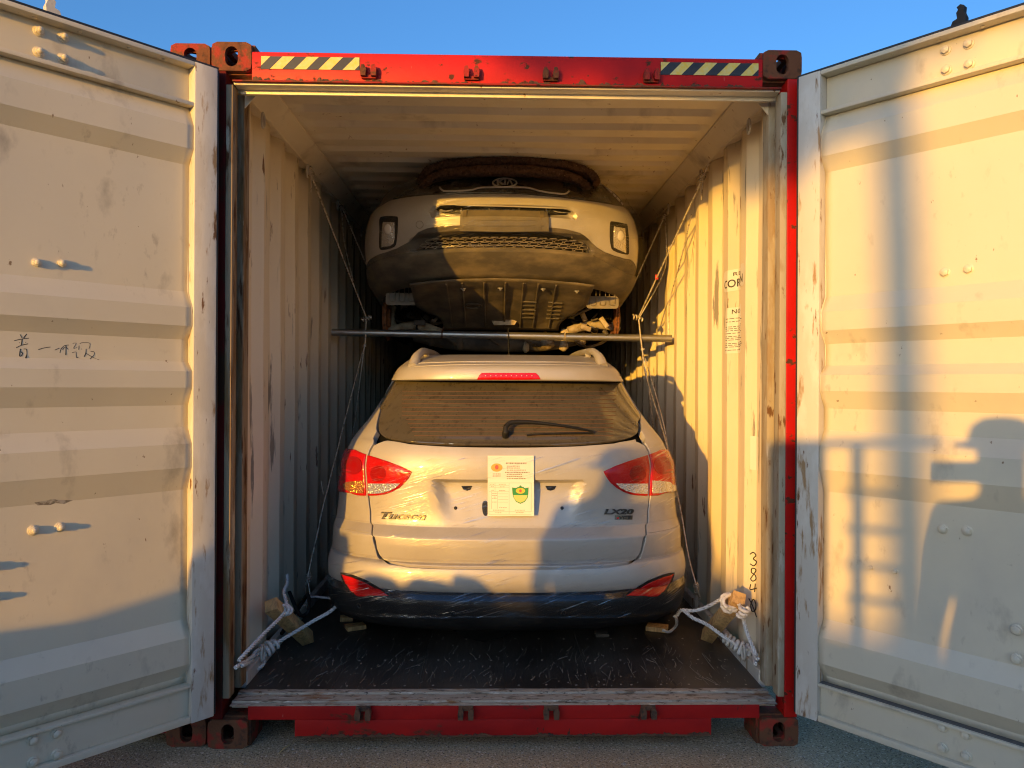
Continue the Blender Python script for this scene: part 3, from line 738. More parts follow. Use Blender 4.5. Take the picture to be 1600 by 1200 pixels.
def patch(S, name, outline, m, parent, off=.003, th=.012, step=.02, smooth=40, sv=None, roll=.003, bulge=0.):
    """a panel lying on the skin, bounded by an outline, with a turned-in edge"""
    q = sv if sv is not None else S.svs(outline)
    s0 = np.mean([abs(a) for a, b in q]); sx = .95; vmid = np.mean([b for a, b in q]); zz = S.tab[0]
    # rough metric
    sy = max(.01, abs(np.interp(min(vmid+.5, S.V), S.d, zz)-np.interp(max(vmid-.5, 0), S.d, zz))+abs(np.interp(min(vmid+.5, S.V), S.d, S.tab[1])-np.interp(max(vmid-.5, 0), S.d, S.tab[1])))
    sy = max(sy, .05)
    q = densify(q, sx, sy, step); B = len(q)
    A = np.array(q); lo, hi = A.min(0), A.max(0); ext = []
    nx = max(2, int((hi[0]-lo[0])*sx/step)); ny = max(2, int((hi[1]-lo[1])*sy/step))
    AS = A*np.array([sx, sy]); I, J = np.meshgrid(np.arange(nx), np.arange(ny), indexing='ij')
    X = (lo[0]+(hi[0]-lo[0])*(I+.5+np.where(J % 2, .25, -.25))/nx).ravel(); Y = (lo[1]+(hi[1]-lo[1])*(J+.5)/ny).ravel()
    inn = np.zeros(len(X), bool); A2 = np.roll(A, 1, 0)
    for (xi, yi), (xj, yj) in zip(A, A2): inn ^= ((yi > Y) != (yj > Y)) & (X < (xj-xi)*(Y-yi)/(yj-yi+1e-15)+xi)
    X, Y = X[inn], Y[inn]
    far = np.array([np.min((AS[:, 0]-x*sx)**2+(AS[:, 1]-y*sy)**2) for x, y in zip(X, Y)]) > (step*.45)**2 if len(X) else np.zeros(0, bool)
    ext = list(zip(X[far].tolist(), Y[far].tolist()))
    pts = [Vector((a*sx, b*sy)) for a, b in q+ext]
    r = delaunay_2d_cdt(pts, [(i, (i+1) % B) for i in range(B)], [], 1, 1e-6)
    v2 = np.array([(p.x/sx, p.y/sy) for p in r[0]]); F = [list(f) for f in r[2]]
    P = S.P(v2[:, 0], v2[:, 1]); Nn = S.N(v2[:, 0], v2[:, 1])
    if bulge:
        dist = np.array([math.sqrt(np.min((AS[:, 0]-a*sx)**2+(AS[:, 1]-b*sy)**2)) for a, b in v2]); dist /= dist.max()+1e-9
        P = P+Nn*(bulge*np.sqrt(np.clip(dist, 0, 1)))[:, None]
    V = list(P+Nn*off); 
    cnt = {}
    for f in F:
        for a, b in zip(f, f[1:]+f[:1]): cnt[(a, b)] = cnt.get((a, b), 0)+1
    be = [(a, b) for (a, b) in cnt if (b, a) not in cnt]; bi = sorted({a for e in be for a in e}); m1 = {}; m2 = {}
    # outward direction along the skin at the rim
    nxt = dict(be); prv = {b: a for a, b in be}
    for i in bi:
        t = P[nxt.get(i, i)]-P[prv.get(i, i)]; o = np.cross(t, Nn[i]); o /= np.linalg.norm(o)+1e-9
        m1[i] = len(V); V.append(P[i]+Nn[i]*(off-roll*.7)+o*roll*.6); m2[i] = len(V); V.append(P[i]+Nn[i]*(off-th)+o*roll*.6)
    for a, b in be: F.append((b, a, m1[a], m1[b])); F.append((m1[b], m1[a], m2[a], m2[b]))
    o = obj(name, V, F, m, parent, smooth)
    bm = bmesh.new(); bm.from_mesh(o.data); bmesh.ops.recalc_face_normals(bm, faces=bm.faces[:])
    # face the outside: compare with the skin normal
    bm.faces.ensure_lookup_table(); k = sum(1 if Vector(Nn[f.verts[0].index] if f.verts[0].index < len(Nn) else (0,0,0)).dot(f.normal) > 0 else -1 for f in bm.faces if f.verts[0].index < len(Nn))
    if k < 0: bmesh.ops.reverse_faces(bm, faces=bm.faces[:])
    bm.to_mesh(o.data); bm.free()
    if smooth < 180: o.data.set_sharp_from_angle(angle=R(smooth))
    return o
def skin(S, name, m, parent, v0, v1, smax=1.6, off=-.012, nv=60):
    """closed-off backing shell"""
    ss = np.concatenate([np.linspace(-smax, -1, 8)[:-1], np.linspace(-1, 1, 61), np.linspace(1, smax, 8)[1:]]); vv = np.linspace(v0, v1, nv)
    V = []; F = []
    for v in vv: V += list(S.P(ss, np.full(len(ss), v))+S.N(ss, np.full(len(ss), v))*off)
    n = len(ss)
    for i in range(nv-1):
        for j in range(n-1): F.append((i*n+j, i*n+j+1, (i+1)*n+j+1, (i+1)*n+j))
    F.append([ (nv-1)*n+j for j in range(n)]); F.append([j for j in range(n)][::-1])
    F.append([i*n for i in range(nv)]+[i*n+n-1 for i in range(nv)][::-1])
    return obj(name, V, F, m, parent, 50)
def surf_text(S, name, s, x0, x1, ybase, h, m, parent, off=.004, th=.004, bold=.02, shear=0., slant=0.):
    V, F = text_flat(s, bold, shear); w0, w1 = V[:, 0].min(), V[:, 0].max(); n = len(V); top = []; bot = []
    px = x0+(x1-x0)*(V[:, 0]-w0)/(w1-w0); py = ybase-V[:, 1]*h/.7+slant*(px-x0); a, b = S.invm(np.stack([px, py], 1)); N_ = S.N(a, b); p = S.P(a, b)
    top = list(p+N_*(off+th)); bot = list(p+N_*off)
    cnt = {}
    for f in F:
        for a, b in zip(f, f[1:]+f[:1]): cnt[(a, b)] = 1
    FF = [list(f) for f in F]+[(b, a, a+n, b+n) for (a, b) in cnt if (b, a) not in cnt]
    return obj(name, top+bot, FF, m, parent)
def surf_line(S, mb, pts, r, off=.0, n=6, k=4):
    q = spline([(*p, 0) for p in pts], k)[:, :2] if len(pts) > 2 else np.array([np.array(pts[0])+(np.array(pts[1])-np.array(pts[0]))*t for t in np.linspace(0, 1, k+1)])
    a, b = S.invm(q); return mb.tube(S.P(a, b)+S.N(a, b)*off, r, n)
mx = lambda pts, c: [(2*c-x, y) for x, y in pts]

# ------------------------------------------------------------------ car materials
def car_paint(name, col, dust=.25):
    m = mat(name, col, .46, .22, layers=[((.38, .34, .275), (3, 3, 3), .42, .75, 7, .55), ((.34, .30, .24), (260, 260, 260), .70, .76, 2, .7)], coat=.35, spec=.5)
    return m
m_silver = car_paint('silver_paint', (.46, .43, .38))
m_silver2 = mat('dusty_silver_paint', (.50, .47, .42), .42, .3, layers=[((.40, .35, .27), (2.5, 2.5, 2.5), .38, .72, 7, .6), ((.36, .31, .23), (220, 220, 220), .68, .75, 2, .8)], coat=.5)
m_blackp = mat('black_plastic', (.012, .0115, .011), .5, spec=.2, layers=[((.030, .028, .025), (4, 4, 4), .45, .75, 6, .55)], bump=((400, 400, 400), .15, .001))
m_glossblack = plain('gloss_black', (.012, .012, .013), .08, coat=1.)
m_dustyblack = mat('dusty_black_plastic', (.075, .063, .046), .62, layers=[((.21, .165, .10), (5, 5, 12), .42, .72, 7, .8), ((.30, .25, .17), (330, 330, 330), .72, .77, 2, .85)], bump=((420, 420, 420), .3, .001))
m_under = mat('dusty_underbody', (.070, .060, .046), .75, layers=[((.19, .15, .095), (6, 6, 6), .42, .72, 7, .85), ((.26, .21, .14), (200, 200, 200), .70, .77, 2, .9)], bump=((90, 90, 90), .35, .003))
m_dark = plain('dark_shell', (.006, .006, .005), .9, spec=.1)
m_redlens = plain('red_lens', (.62, .012, .010), .12, coat=1.)
m_redlens2 = plain('deep_red_lens', (.40, .006, .006), .14, coat=1.)
m_badge = plain('dark_badge', (.05, .045, .038), .35, .3)
m_chrome = plain('chrome', (.72, .70, .66), .12, 1.)
m_darkchrome = plain('dark_chrome', (.26, .25, .23), .2, 1.)
m_steel = mat('galvanised_steel', (.50, .49, .45), .34, .9, layers=[((.30, .28, .24), (12, 60, 60), .5, .7, 6, .5)], bump=((60, 60, 60), .1, .002))
m_castmetal = mat('dusty_cast_metal', (.42, .35, .24), .7, .1, layers=[((.20, .15, .09), (14, 14, 14), .45, .65, 7, .85)], bump=((40, 40, 40), .4, .004))
m_disc = mat('rusty_disc', (.30, .12, .045), .7, .2, layers=[((.12, .05, .025), (50, 50, 50), .45, .6, 6, .85)], bump=((60, 60, 60), .3, .003))
def lens_mat(name, col, rough=.12):
    """clear ribbed lens over a bright bowl: fine cells in the bump"""
    m = bpy.data.materials.new(name); m.use_nodes = True; N = m.node_tree.nodes; L = m.node_tree.links; b = N['Principled BSDF']
    b.inputs['Base Color'].default_value = (*col, 1); b.inputs['Metallic'].default_value = .6; b.inputs['Roughness'].default_value = rough
    b.inputs['Coat Weight'].default_value = 1; b.inputs['Coat Roughness'].default_value = .05
    tc = N.new('ShaderNodeTexCoord'); v = N.new('ShaderNodeTexVoronoi'); v.inputs['Scale'].default_value = 130; L.new(tc.outputs['Object'], v.inputs[0])
    bp = N.new('ShaderNodeBump'); bp.inputs['Strength'].default_value = .9; bp.inputs['Distance'].default_value = .006; L.new(v.outputs[0], bp.inputs['Height']); L.new(bp.outputs[0], b.inputs['Normal'])
    return m
m_clear = lens_mat('clear_lens', (.72, .68, .60)); m_amber = lens_mat('amber_lens', (.70, .30, .07))
def ribbed_red(name, col):
    m = plain(name, col, .22, coat=.35, spec=.3); N = m.node_tree.nodes; L = m.node_tree.links; b = N['Principled BSDF']
    tc = N.new('ShaderNodeTexCoord'); w = N.new('ShaderNodeTexVoronoi'); w.inputs['Scale'].default_value = 55; L.new(tc.outputs['Object'], w.inputs[0])
    bp = N.new('ShaderNodeBump'); bp.inputs['Strength'].default_value = .25; bp.inputs['Distance'].default_value = .004; L.new(w.outputs[0], bp.inputs['Height']); L.new(bp.outputs[0], b.inputs['Normal']); return m
m_redlens = ribbed_red('red_lens', (.50, .004, .004))
def film_mat(name, base=.02, streak=.50, rot=(0, R(17), 0)):
    """stretch film: mostly clear, with drawn streaks that shine"""
    m = bpy.data.materials.new(name); m.use_nodes = True; N = m.node_tree.nodes; L = m.node_tree.links
    for n in list(N):
        if n.type != 'OUTPUT_MATERIAL': N.remove(n)
    out = N['Material Output']; tr = N.new('ShaderNodeBsdfTransparent'); tr.inputs[0].default_value = (.985, .985, .985, 1)
    gl = N.new('ShaderNodeBsdfGlossy'); gl.inputs['Roughness'].default_value = .16; gl.inputs['Color'].default_value = (.95, .95, .95, 1)
    tc = N.new('ShaderNodeTexCoord')
    def nz(scale, detail, seed, rt=rot):
        m0 = N.new('ShaderNodeMapping'); m0.inputs['Rotation'].default_value = rt; L.new(tc.outputs['Object'], m0.inputs[0])
        mp = N.new('ShaderNodeMapping'); mp.inputs['Scale'].default_value = scale; mp.inputs['Location'].default_value = (seed, seed, seed)
        L.new(m0.outputs[0], mp.inputs[0]); n = N.new('ShaderNodeTexNoise'); n.inputs['Scale'].default_value = 1; n.inputs['Detail'].default_value = detail; L.new(mp.outputs[0], n.inputs[0]); return n.outputs[0]
    def mr(s, a, b, c, d):
        q = N.new('ShaderNodeMapRange'); L.new(s, q.inputs[0])
        for i, v in enumerate((a, b, c, d)): q.inputs[i+1].default_value = v
        return q.outputs[0]
    def mul(a, b):
        q = N.new('ShaderNodeMath'); q.operation = 'MULTIPLY'; L.new(a, q.inputs[0]); L.new(b, q.inputs[1]); return q.outputs[0]
    fine = nz((4.5, 4.5, 150), 3, 1.); fine2 = nz((9, 9, 260), 2, 4.); patchy = nz((4.0, 4.0, 5.0), 3, 3.4, (0, 0, 0))
    st = mul(mr(fine, .60, .70, 0, 1), mr(patchy, .42, .58, 0, 1)); st2 = mul(mr(fine2, .66, .74, 0, 1), mr(patchy, .40, .60, 0, .7))
    ad = N.new('ShaderNodeMath'); ad.operation = 'MAXIMUM'; L.new(st, ad.inputs[0]); L.new(st2, ad.inputs[1])
    fac = mr(ad.outputs[0], 0, 1, base, streak)
    lw = N.new('ShaderNodeLayerWeight'); lw.inputs[0].default_value = .25; fr = mr(lw.outputs['Facing'], .6, 1, 0, .22)
    mxn = N.new('ShaderNodeMath'); mxn.operation = 'ADD'; mxn.use_clamp = True; L.new(fac, mxn.inputs[0]); L.new(fr, mxn.inputs[1])
    bp = N.new('ShaderNodeBump'); bp.inputs['Strength'].default_value = .55; bp.inputs['Distance'].default_value = .010
    L.new(nz((4, 4, 110), 3, 2.), bp.inputs['Height']); L.new(bp.outputs[0], gl.inputs['Normal'])
    df = N.new('ShaderNodeBsdfDiffuse'); df.inputs[0].default_value = (.8, .8, .8, 1); m2 = N.new('ShaderNodeMixShader'); m2.inputs[0].default_value = .12
    L.new(gl.outputs[0], m2.inputs[1]); L.new(df.outputs[0], m2.inputs[2])
    mxs = N.new('ShaderNodeMixShader'); L.new(mxn.outputs[0], mxs.inputs[0]); L.new(tr.outputs[0], mxs.inputs[1]); L.new(m2.outputs[0], mxs.inputs[2]); L.new(mxs.outputs[0], out.inputs[0])
    return m
m_film = film_mat('stretch_film')
def glass_mat(name, dust=.23):
    """tinted window under a coat of dust with wiped marks"""
    m = bpy.data.materials.new(name); m.use_nodes = True; N = m.node_tree.nodes; L = m.node_tree.links
    b = N['Principled BSDF']; b.inputs['Base Color'].default_value = (.010, .010, .010, 1); b.inputs['Roughness'].default_value = .05; b.inputs['Specular IOR Level'].default_value = 1.
    d = N.new('ShaderNodeBsdfDiffuse'); d.inputs[0].default_value = (.30, .25, .17, 1)
    tc = N.new('ShaderNodeTexCoord')
    def nz(sc, det, sd):
        mp = N.new('ShaderNodeMapping'); mp.inputs['Scale'].default_value = sc; mp.inputs['Location'].default_value = (sd,)*3; L.new(tc.outputs['Object'], mp.inputs[0])
        n = N.new('ShaderNodeTexNoise'); n.inputs['Scale'].default_value = 1; n.inputs['Detail'].default_value = det; L.new(mp.outputs[0], n.inputs[0]); return n.outputs[0]
    def mr(s, a, bb, c, dd):
        q = N.new('ShaderNodeMapRange'); L.new(s, q.inputs[0])
        for i, v in enumerate((a, bb, c, dd)): q.inputs[i+1].default_value = v
        return q.outputs[0]
    base = mr(nz((3, 3, 4), 5, 2), .3, .7, dust*.75, dust*1.15)
    spots = mr(nz((26, 26, 16), 6, 5), .56, .74, 1, .5)
    drips = mr(nz((75, 75, 5), 4, 9), .58, .72, 1, .55)
    q = N.new('ShaderNodeMath'); q.operation = 'MULTIPLY'; L.new(base, q.inputs[0]); L.new(spots, q.inputs[1])
    q2 = N.new('ShaderNodeMath'); q2.operation = 'MULTIPLY'; L.new(q.outputs[0], q2.inputs[0]); L.new(drips, q2.inputs[1])
    mx_ = N.new('ShaderNodeMixShader'); L.new(q2.outputs[0], mx_.inputs[0]); L.new(b.outputs[0], mx_.inputs[1]); L.new(d.outputs[0], mx_.inputs[2]); L.new(mx_.outputs[0], N['Material Output'].inputs[0])
    return m
m_glass = glass_mat('dusty_glass')

# ================================================================== lower car, seen from behind
TC = .016
def sm(a, b, x): t = np.clip((x-a)/(b-a), 0, 1); return t*t*(3-2*t)
def t_extra(p, s, v):
    x = np.abs(p[..., 0]-TC); z = p[..., 2]; on = np.abs(s) < 1.0
    # number-plate recess: deep under the handle ledge, running out below
    xe = .362-.30*(1.05-z)
    r = (1-sm(xe-.055, xe, x))*sm(1.056, 1.046, z)*sm(.825, 1.03, z)
    p = p.copy(); p[..., 1] += np.where(on, .040*r, 0)
    # dish below the lamps on each side of the plate
    return p
TT = [  # z, y0, half width, corner depth
 (.345, .52, .80, .42), (.352, .43, .855, .44), (.40, .335, .885, .46), (.455, .300, .893, .47), (.50, .288, .897, .47), (.516, .287, .898, .47), (.520, .290, .898, .47), (.549, .318, .900, .46), (.553, .322, .900, .46),
 (.557, .306, .900, .46), (.60, .288, .902, .47), (.640, .290, .897, .47), (.664, .297, .892, .47), (.672, .304, .890, .47), (.6765, .334, .888, .46), (.681, .338, .888, .46), (.70, .332, .886, .46), (.76, .318, .882, .47), (.788, .316, .879, .47), (.794, .319, .878, .47), (.832, .362, .872, .46), (.837, .366, .872, .46),
 (.90, .374, .866, .46), (1.00, .370, .858, .47), (1.05, .366, .852, .48), (1.10, .364, .846, .48), (1.15, .368, .832, .50), (1.20, .384, .812, .50), (1.222, .396, .800, .50), (1.228, .408, .797, .49), (1.236, .418, .790, .48), (1.26, .436, .772, .47), (1.33, .510, .722, .44), (1.42, .610, .672, .40), (1.50, .694, .636, .37),
 (1.517, .706, .628, .36), (1.519, .600, .626, .42), (1.528, .585, .620, .43), (1.560, .590, .604, .43), (1.584, .604, .588, .43), (1.600, .650, .575, .42), (1.618, .72, .560, .40), (1.640, .86, .540, .34), (1.658, 1.05, .520, .26), (1.668, 1.30, .50, .2), (1.673, 1.75, .47, .15), (1.674, 2.2, .40, .1)]
TS = Surf(TT, TC, 2.7, 2.2, side=3.2, taper=.02, extra=t_extra, sub=6)
car = thing('car', (TC, .3, .19), 'silver estate car at floor level, tail to the doors, wrapped in clear film', 'car')
skin(TS, 'inner_shell', m_dark, car, 0.0, TS.V, 1.95, -.034, 90)
CM = 795
zt = lambda z: TS.vz(z)
# shut line of the tailgate, left half then mirrored
left = [(597, 690), (584, 696), (578, 707), (574.5, 720), (574.5, 745), (576, 770), (579.5, 800), (584, 838), (588.5, 857), (596, 871), (609, 879), (640, 883.5), (690, 886), (795, 886.5)]
shut = left+[(2*CM-x+1, y) for x, y in left[::-1][1:]]
tg_top = [(993, 686), (960, 692.5), (900, 697), (795, 699), (700, 697.5), (640, 693.5), (606, 688)]
patch(TS, 'tailgate', smooth_poly(shrink(shut, .9), 3) if 0 else shrink(shut+tg_top, 1.25), m_silver, car, .003, .033, .017, 30, roll=.004)
# rear window
win = [(613, 600.5), (604, 620), (596, 641), (592, 658), (592, 669), (595, 677), (603, 682.5), (625, 687), (660, 690.5), (720, 693.5), (795, 694.5), (870, 693.5), (930, 690.5), (965, 687), (985, 682.5), (994, 677), (997.5, 669), (996.5, 658), (990, 638), (983, 620), (974.5, 600.5)]
winsv = TS.svs(win[1:-1]); vt = zt(1.512); a0 = TS.inv(613, 602)[0]; a1 = TS.inv(974.5, 602)[0]
winsv = [(a0, vt)]+winsv+[(a1, vt)]
wpane = patch(TS, 'rear_window', None, m_glass, car, .000, .012, .022, 40, sv=winsv, roll=.004)
# heater wires
mb = MB(); y = 611.5
m_wire = plain('heater_wire', (.20, .09, .045), .6)
while y < 683:
    ins = (y-600)*.36; xa, xb = 628, 962
    if y > 650: xa, xb = 632+(y-650)*.5, 958
    mbw = MB(); surf_line(TS, mbw, [(xa, y), (795, y+.4), (xb, y)], .0008, .0012, 4, 12); mbw.build('heater_wire', m_wire, wpane); y += 6.3
# body sides: everything outside the shut line
side_r = [(616, 598), (606, 617)]
for sgn in (1, -1):
    f = (lambda pts: pts) if sgn < 0 else (lambda pts: [(2*CM-x+1, y) for x, y in pts])
    inner = f([(611.5, 600), (602, 620), (594, 641), (589.5, 658), (588.5, 674), (583, 693), (576.5, 704), (573, 720), (573, 745), (574.5, 770), (578, 800), (582.5, 838)])
    q = TS.svs(inner); q = [(q[0][0], zt(1.517))]+q
    vb = TS.svs(f([(581, 845)]))[0]; q = q+[vb]
    e = 1.9*(-1 if sgn < 0 else 1); d = -1 if sgn < 0 else 1
    vlow = zt(.80)
    q += [(q[-1][0]+d*.02, vlow), (d*1.0, vlow), (e, vlow), (e, zt(1.517))]
    patch(TS, 'body_side', None, m_silver, car, .003, .03, .028, 30, sv=q, roll=.003)
    # quarter below the shut line belongs to the bumper
# bumper cover (silver) from the cladding up to the tailgate, wrapping to the sides
bl = [(583, 846), (587.5, 862), (595.5, 875), (608, 882.5), (640, 887.5), (690, 890), (795, 890.5)]
btop = bl+[(2*CM-x+1, y) for x, y in bl[::-1][1:]]
q = TS.svs(btop); vlow = zt(.5575); q = [(-1.9, zt(.797)), (-1.0, zt(.797)), (q[0][0]-.02, zt(.797))]+q+[(q[-1][0]+.02, zt(.797)), (1.0, zt(.797)), (1.9, zt(.797)), (1.9, vlow), (1.0, vlow), (-1.0, vlow), (-1.9, vlow)]
bump_o = patch(TS, 'rear_bumper', None, m_silver, car, .003, .03, .02, 30, sv=q, roll=.003)
# black lower cladding with a glossy ledge on top
q = [(-1.9, zt(.5555)), (-1, zt(.5555)), (1, zt(.5555)), (1.9, zt(.5555)), (1.9, .6), (1, .3), (-1, .3), (-1.9, .6)]
q = [(-1.9, zt(.551)), (-1, zt(.551)), (1, zt(.551)), (1.9, zt(.551)), (1.9, zt(.5185)), (1, zt(.5185)), (-1, zt(.5185)), (-1.9, zt(.5185))]
patch(TS, 'bumper_ledge', None, m_glossblack, car, .004, .02, .02, 30, sv=q, roll=.004)
q = [(-1.9, zt(.5165)), (-1, zt(.5165)), (1, zt(.5165)), (1.9, zt(.5165)), (1.9, .4), (1, .2), (-1, .2), (-1.9, .4)]
clad = patch(TS, 'lower_cladding', None, m_blackp, car, .006, .02, .022, 30, sv=q, roll=.005)
# parking sensors
for px, py in ((562.6, 945), (709, 957), (880, 956), (1024.7, 944)):
    s_, v_ = TS.inv(px, py); o_ = TS.P(s_, v_); N_ = TS.N(s_, v_); mb = MB()
    mb.lathe([(.0125, .000), (.0125, .0085), (.0105, .0095), (.0095, .0075)], o_, N_, 18); sn = mb.build('parking_sensor', m_darkchrome, car, 40)
    mb = MB(); mb.lathe([(.009, .004), (.009, .0092), (.004, .0098)], o_, N_, 14); mb.build('sensor_cap', m_blackp, sn, 40)
# spoiler and roof
q = [(-1.25, zt(1.5195)), (-1, zt(1.5195)), (1, zt(1.5195)), (1.25, zt(1.5195)), (1.25, zt(1.606)), (1, zt(1.606)), (-1, zt(1.606)), (-1.25, zt(1.606))]
spo = patch(TS, 'spoiler', None, m_silver, car, .003, .012, .02, 30, sv=q, roll=.003)
q = [(-1.9, zt(1.6085)), (-1, zt(1.6085)), (1, zt(1.6085)), (1.9, zt(1.6085)), (1.9, TS.V), (1, TS.V), (-1, TS.V), (-1.9, TS.V)]
roof_o = patch(TS, 'roof', None, m_silver, car, .003, .012, .03, 30, sv=q, roll=.003)
for yy in (566, 570.5):
    mb = MB(); surf_line(TS, mb, [(648, yy+3), (700, yy+.7), (795, yy-.5), (890, yy+.7), (944, yy+3)], .0026, .003, 6, 8); mb.build('roof_seam', m_silver, roof_o, 80)
# high brake lamp
bl_ = patch(TS, 'brake_lamp', [(745.5, 592.2), (749, 587), (753, 583.2), (837, 583.2), (841, 587), (844.5, 592.2)], m_redlens, car, .006, .012, .01, 40, roll=.002)
for i in range(10):
    p = TS.pt(759+i*8, 587.3, .008); mb = MB(); mb.lathe([(.0032, -.002), (.003, .0006), (.001, .0016)], p, TS.N(*TS.inv(759+i*8, 587.3)), 8); mb.build('lamp_diode', plain('diode_%d' % i, (.85, .30, .30), .2) if i == 0 else bpy.data.materials['diode_0'], bl_, 60)
# tail lamps
m_redbowl = plain('red_bowl', (.30, .003, .003), .25, coat=.3, spec=.3)
lampL = [(543, 700), (556, 704), (574, 711.4), (590, 716.5), (606.7, 722), (626, 729), (643.5, 737), (638.5, 746), (632.7, 753.7), (624, 761.5), (613, 767.8), (602, 771.5), (591.5, 773), (575, 773.8), (560, 773), (548, 769), (540, 762), (536.5, 754), (535.5, 740), (536.5, 722), (538.5, 709)]
outerL = [(543, 700), (556, 704), (572.6, 710.9), (572.6, 773.8), (560, 773), (548, 769), (540, 762), (536.5, 754), (535.5, 740), (536.5, 722), (538.5, 709)]
innerL = [(576.6, 712.2), (590, 716.5), (606.7, 722), (626, 729), (643.5, 737), (638.5, 746), (632.7, 753.7), (624, 761.5), (613, 767.8), (602, 771.5), (591.5, 773), (576.6, 773.8)]
amberL = [(571, 750.5), (556, 752), (545, 753.5), (540.5, 757.5), (543, 763.5), (550, 768), (560, 770), (571, 770.3)]
clearL = [(578.5, 755.2), (627, 754.7), (620, 761.5), (611, 766.3), (600, 769.6), (590, 770.6), (578.5, 771)]
for sgn in (-1, 1):
    f = (lambda p: p) if sgn < 0 else (lambda p: [(2*CM-x-3, y) for x, y in p][::-1])
    for ol, low, lm, nm in ((outerL, amberL, m_amber if sgn < 0 else m_clear, 'outer'), (innerL, clearL, m_clear, 'inner')):
        lp = patch(TS, 'tail_lamp', f(ol), m_redlens, car, .010, .02, .010, 40, roll=.005, bulge=.008)
        patch(TS, 'lamp_lens', f(low), lm, lp, .0175, .004, .008, 40, roll=.001)
        bc, br = ((556, 728), 13) if nm == 'outer' else ((594, 740), 12)
        patch(TS, 'lamp_bowl', f([(bc[0]+br*math.cos(t), bc[1]+br*math.sin(t)) for t in np.linspace(0, 2*math.pi, 20, endpoint=False)]), m_redbowl, lp, .0178, .004, .008, 40, roll=.001)
# bumper reflectors with a grey surround
refL = [(535, 896), (551.7, 900.5), (573.4, 909), (593.4, 920.5), (609, 932.2), (594, 932.8), (579, 932.8), (560, 931.8), (550, 926), (544, 917), (538.5, 905)]
refL = densify(refL, 1, 1, 4.)
for sgn in (-1, 1):
    f = (lambda p: p) if sgn < 0 else (lambda p: [(2*CM-x-4, y) for x, y in p][::-1])
    sr = patch(TS, 'reflector_surround', f(shrink(refL, -2.2)), m_darkchrome if 0 else m_blackp, car, .006, .008, .012, 40, roll=.002)
    patch(TS, 'reflector', f(shrink(refL, 1.2)), m_redlens, sr, .010, .006, .010, 40, roll=.002, bulge=.003)
# badges
surf_text(TS, 'name_badge', 'Tucson', 597, 666, 810.5, 11, m_badge, car, .005, .007, .035, .35, .02)
surf_text(TS, 'trim_badge', 'LX20', 943, 989, 803, 8.0, m_badge, car, .005, .006, .03, .25)
bx = patch(TS, 'engine_badge', [(960.5, 805.3), (987.5, 805.3), (987, 811.8), (960, 811.8)], m_darkchrome, car, .006, .006, .008, 40, roll=.001)
surf_text(TS, 'badge_letter', 'e', 962.5, 966.2, 811, 4.6, m_redlens, bx, .0062, .0008, .03, .2)
surf_text(TS, 'badge_letter', 'VGT', 967, 985, 811, 4.8, m_blackp, bx, .0062, .0008, .03, .2)
# plate fittings
for px in (712, 878):
    s_, v_ = TS.inv(px, 794); mb = MB(); mb.lathe([(.008, .002), (.008, .006), (.004, .008)], TS.P(s_, v_), TS.N(s_, v_), 12); mb.build('plate_clip', m_blackp, car, 40)
patch(TS, 'plate_lamp', [(721, 759.2), (738, 759.2), (735, 765), (730, 766.5), (724, 764.5)], m_glossblack, car, .006, .006, .006, 40, roll=.001)
patch(TS, 'plate_lamp', [(852, 759.2), (869, 759.2), (866, 764.5), (860, 766.5), (855, 765)], m_glossblack, car, .006, .006, .006, 40, roll=.001)
patch(TS, 'lock_cover', smooth_poly([(755, 784), (761, 783.5), (763, 794), (761, 805), (756, 804.5), (753.5, 794)], 4), m_blackp, car, .004, .004, .006, 40, roll=.001)
# wiper
mb = MB(); p0 = TS.pt(790, 681, .012); mb.lathe([(.017, -.012), (.017, .012), (.013, .026), (.008, .030)], p0, TS.N(*TS.inv(790, 681)), 16)
A = [TS.pt(790, 676, .040), TS.pt(800, 669.5, .042), TS.pt(830, 669, .040), TS.pt(880, 673.5, .034), TS.pt(925, 678.5, .020)]
mb.tube(spline(A, 6), np.interp(np.linspace(0, 1, 25), [0, .3, 1], [.013, .011, .0045]), 8)
mb.tube([p0+TS.N(*TS.inv(790, 681))*.02, A[0]], .012, 8)
wip = mb.build('wiper_arm', m_blackp, car, 60)
mb = MB(); B_ = [TS.pt(x, y, .010) for x, y in ((823, 681.5), (850, 680), (890, 679), (926, 678.5))]; mb.tube(spline(B_, 6), .005, 6); mb.build('wiper_blade', m_blackp, wip, 60)
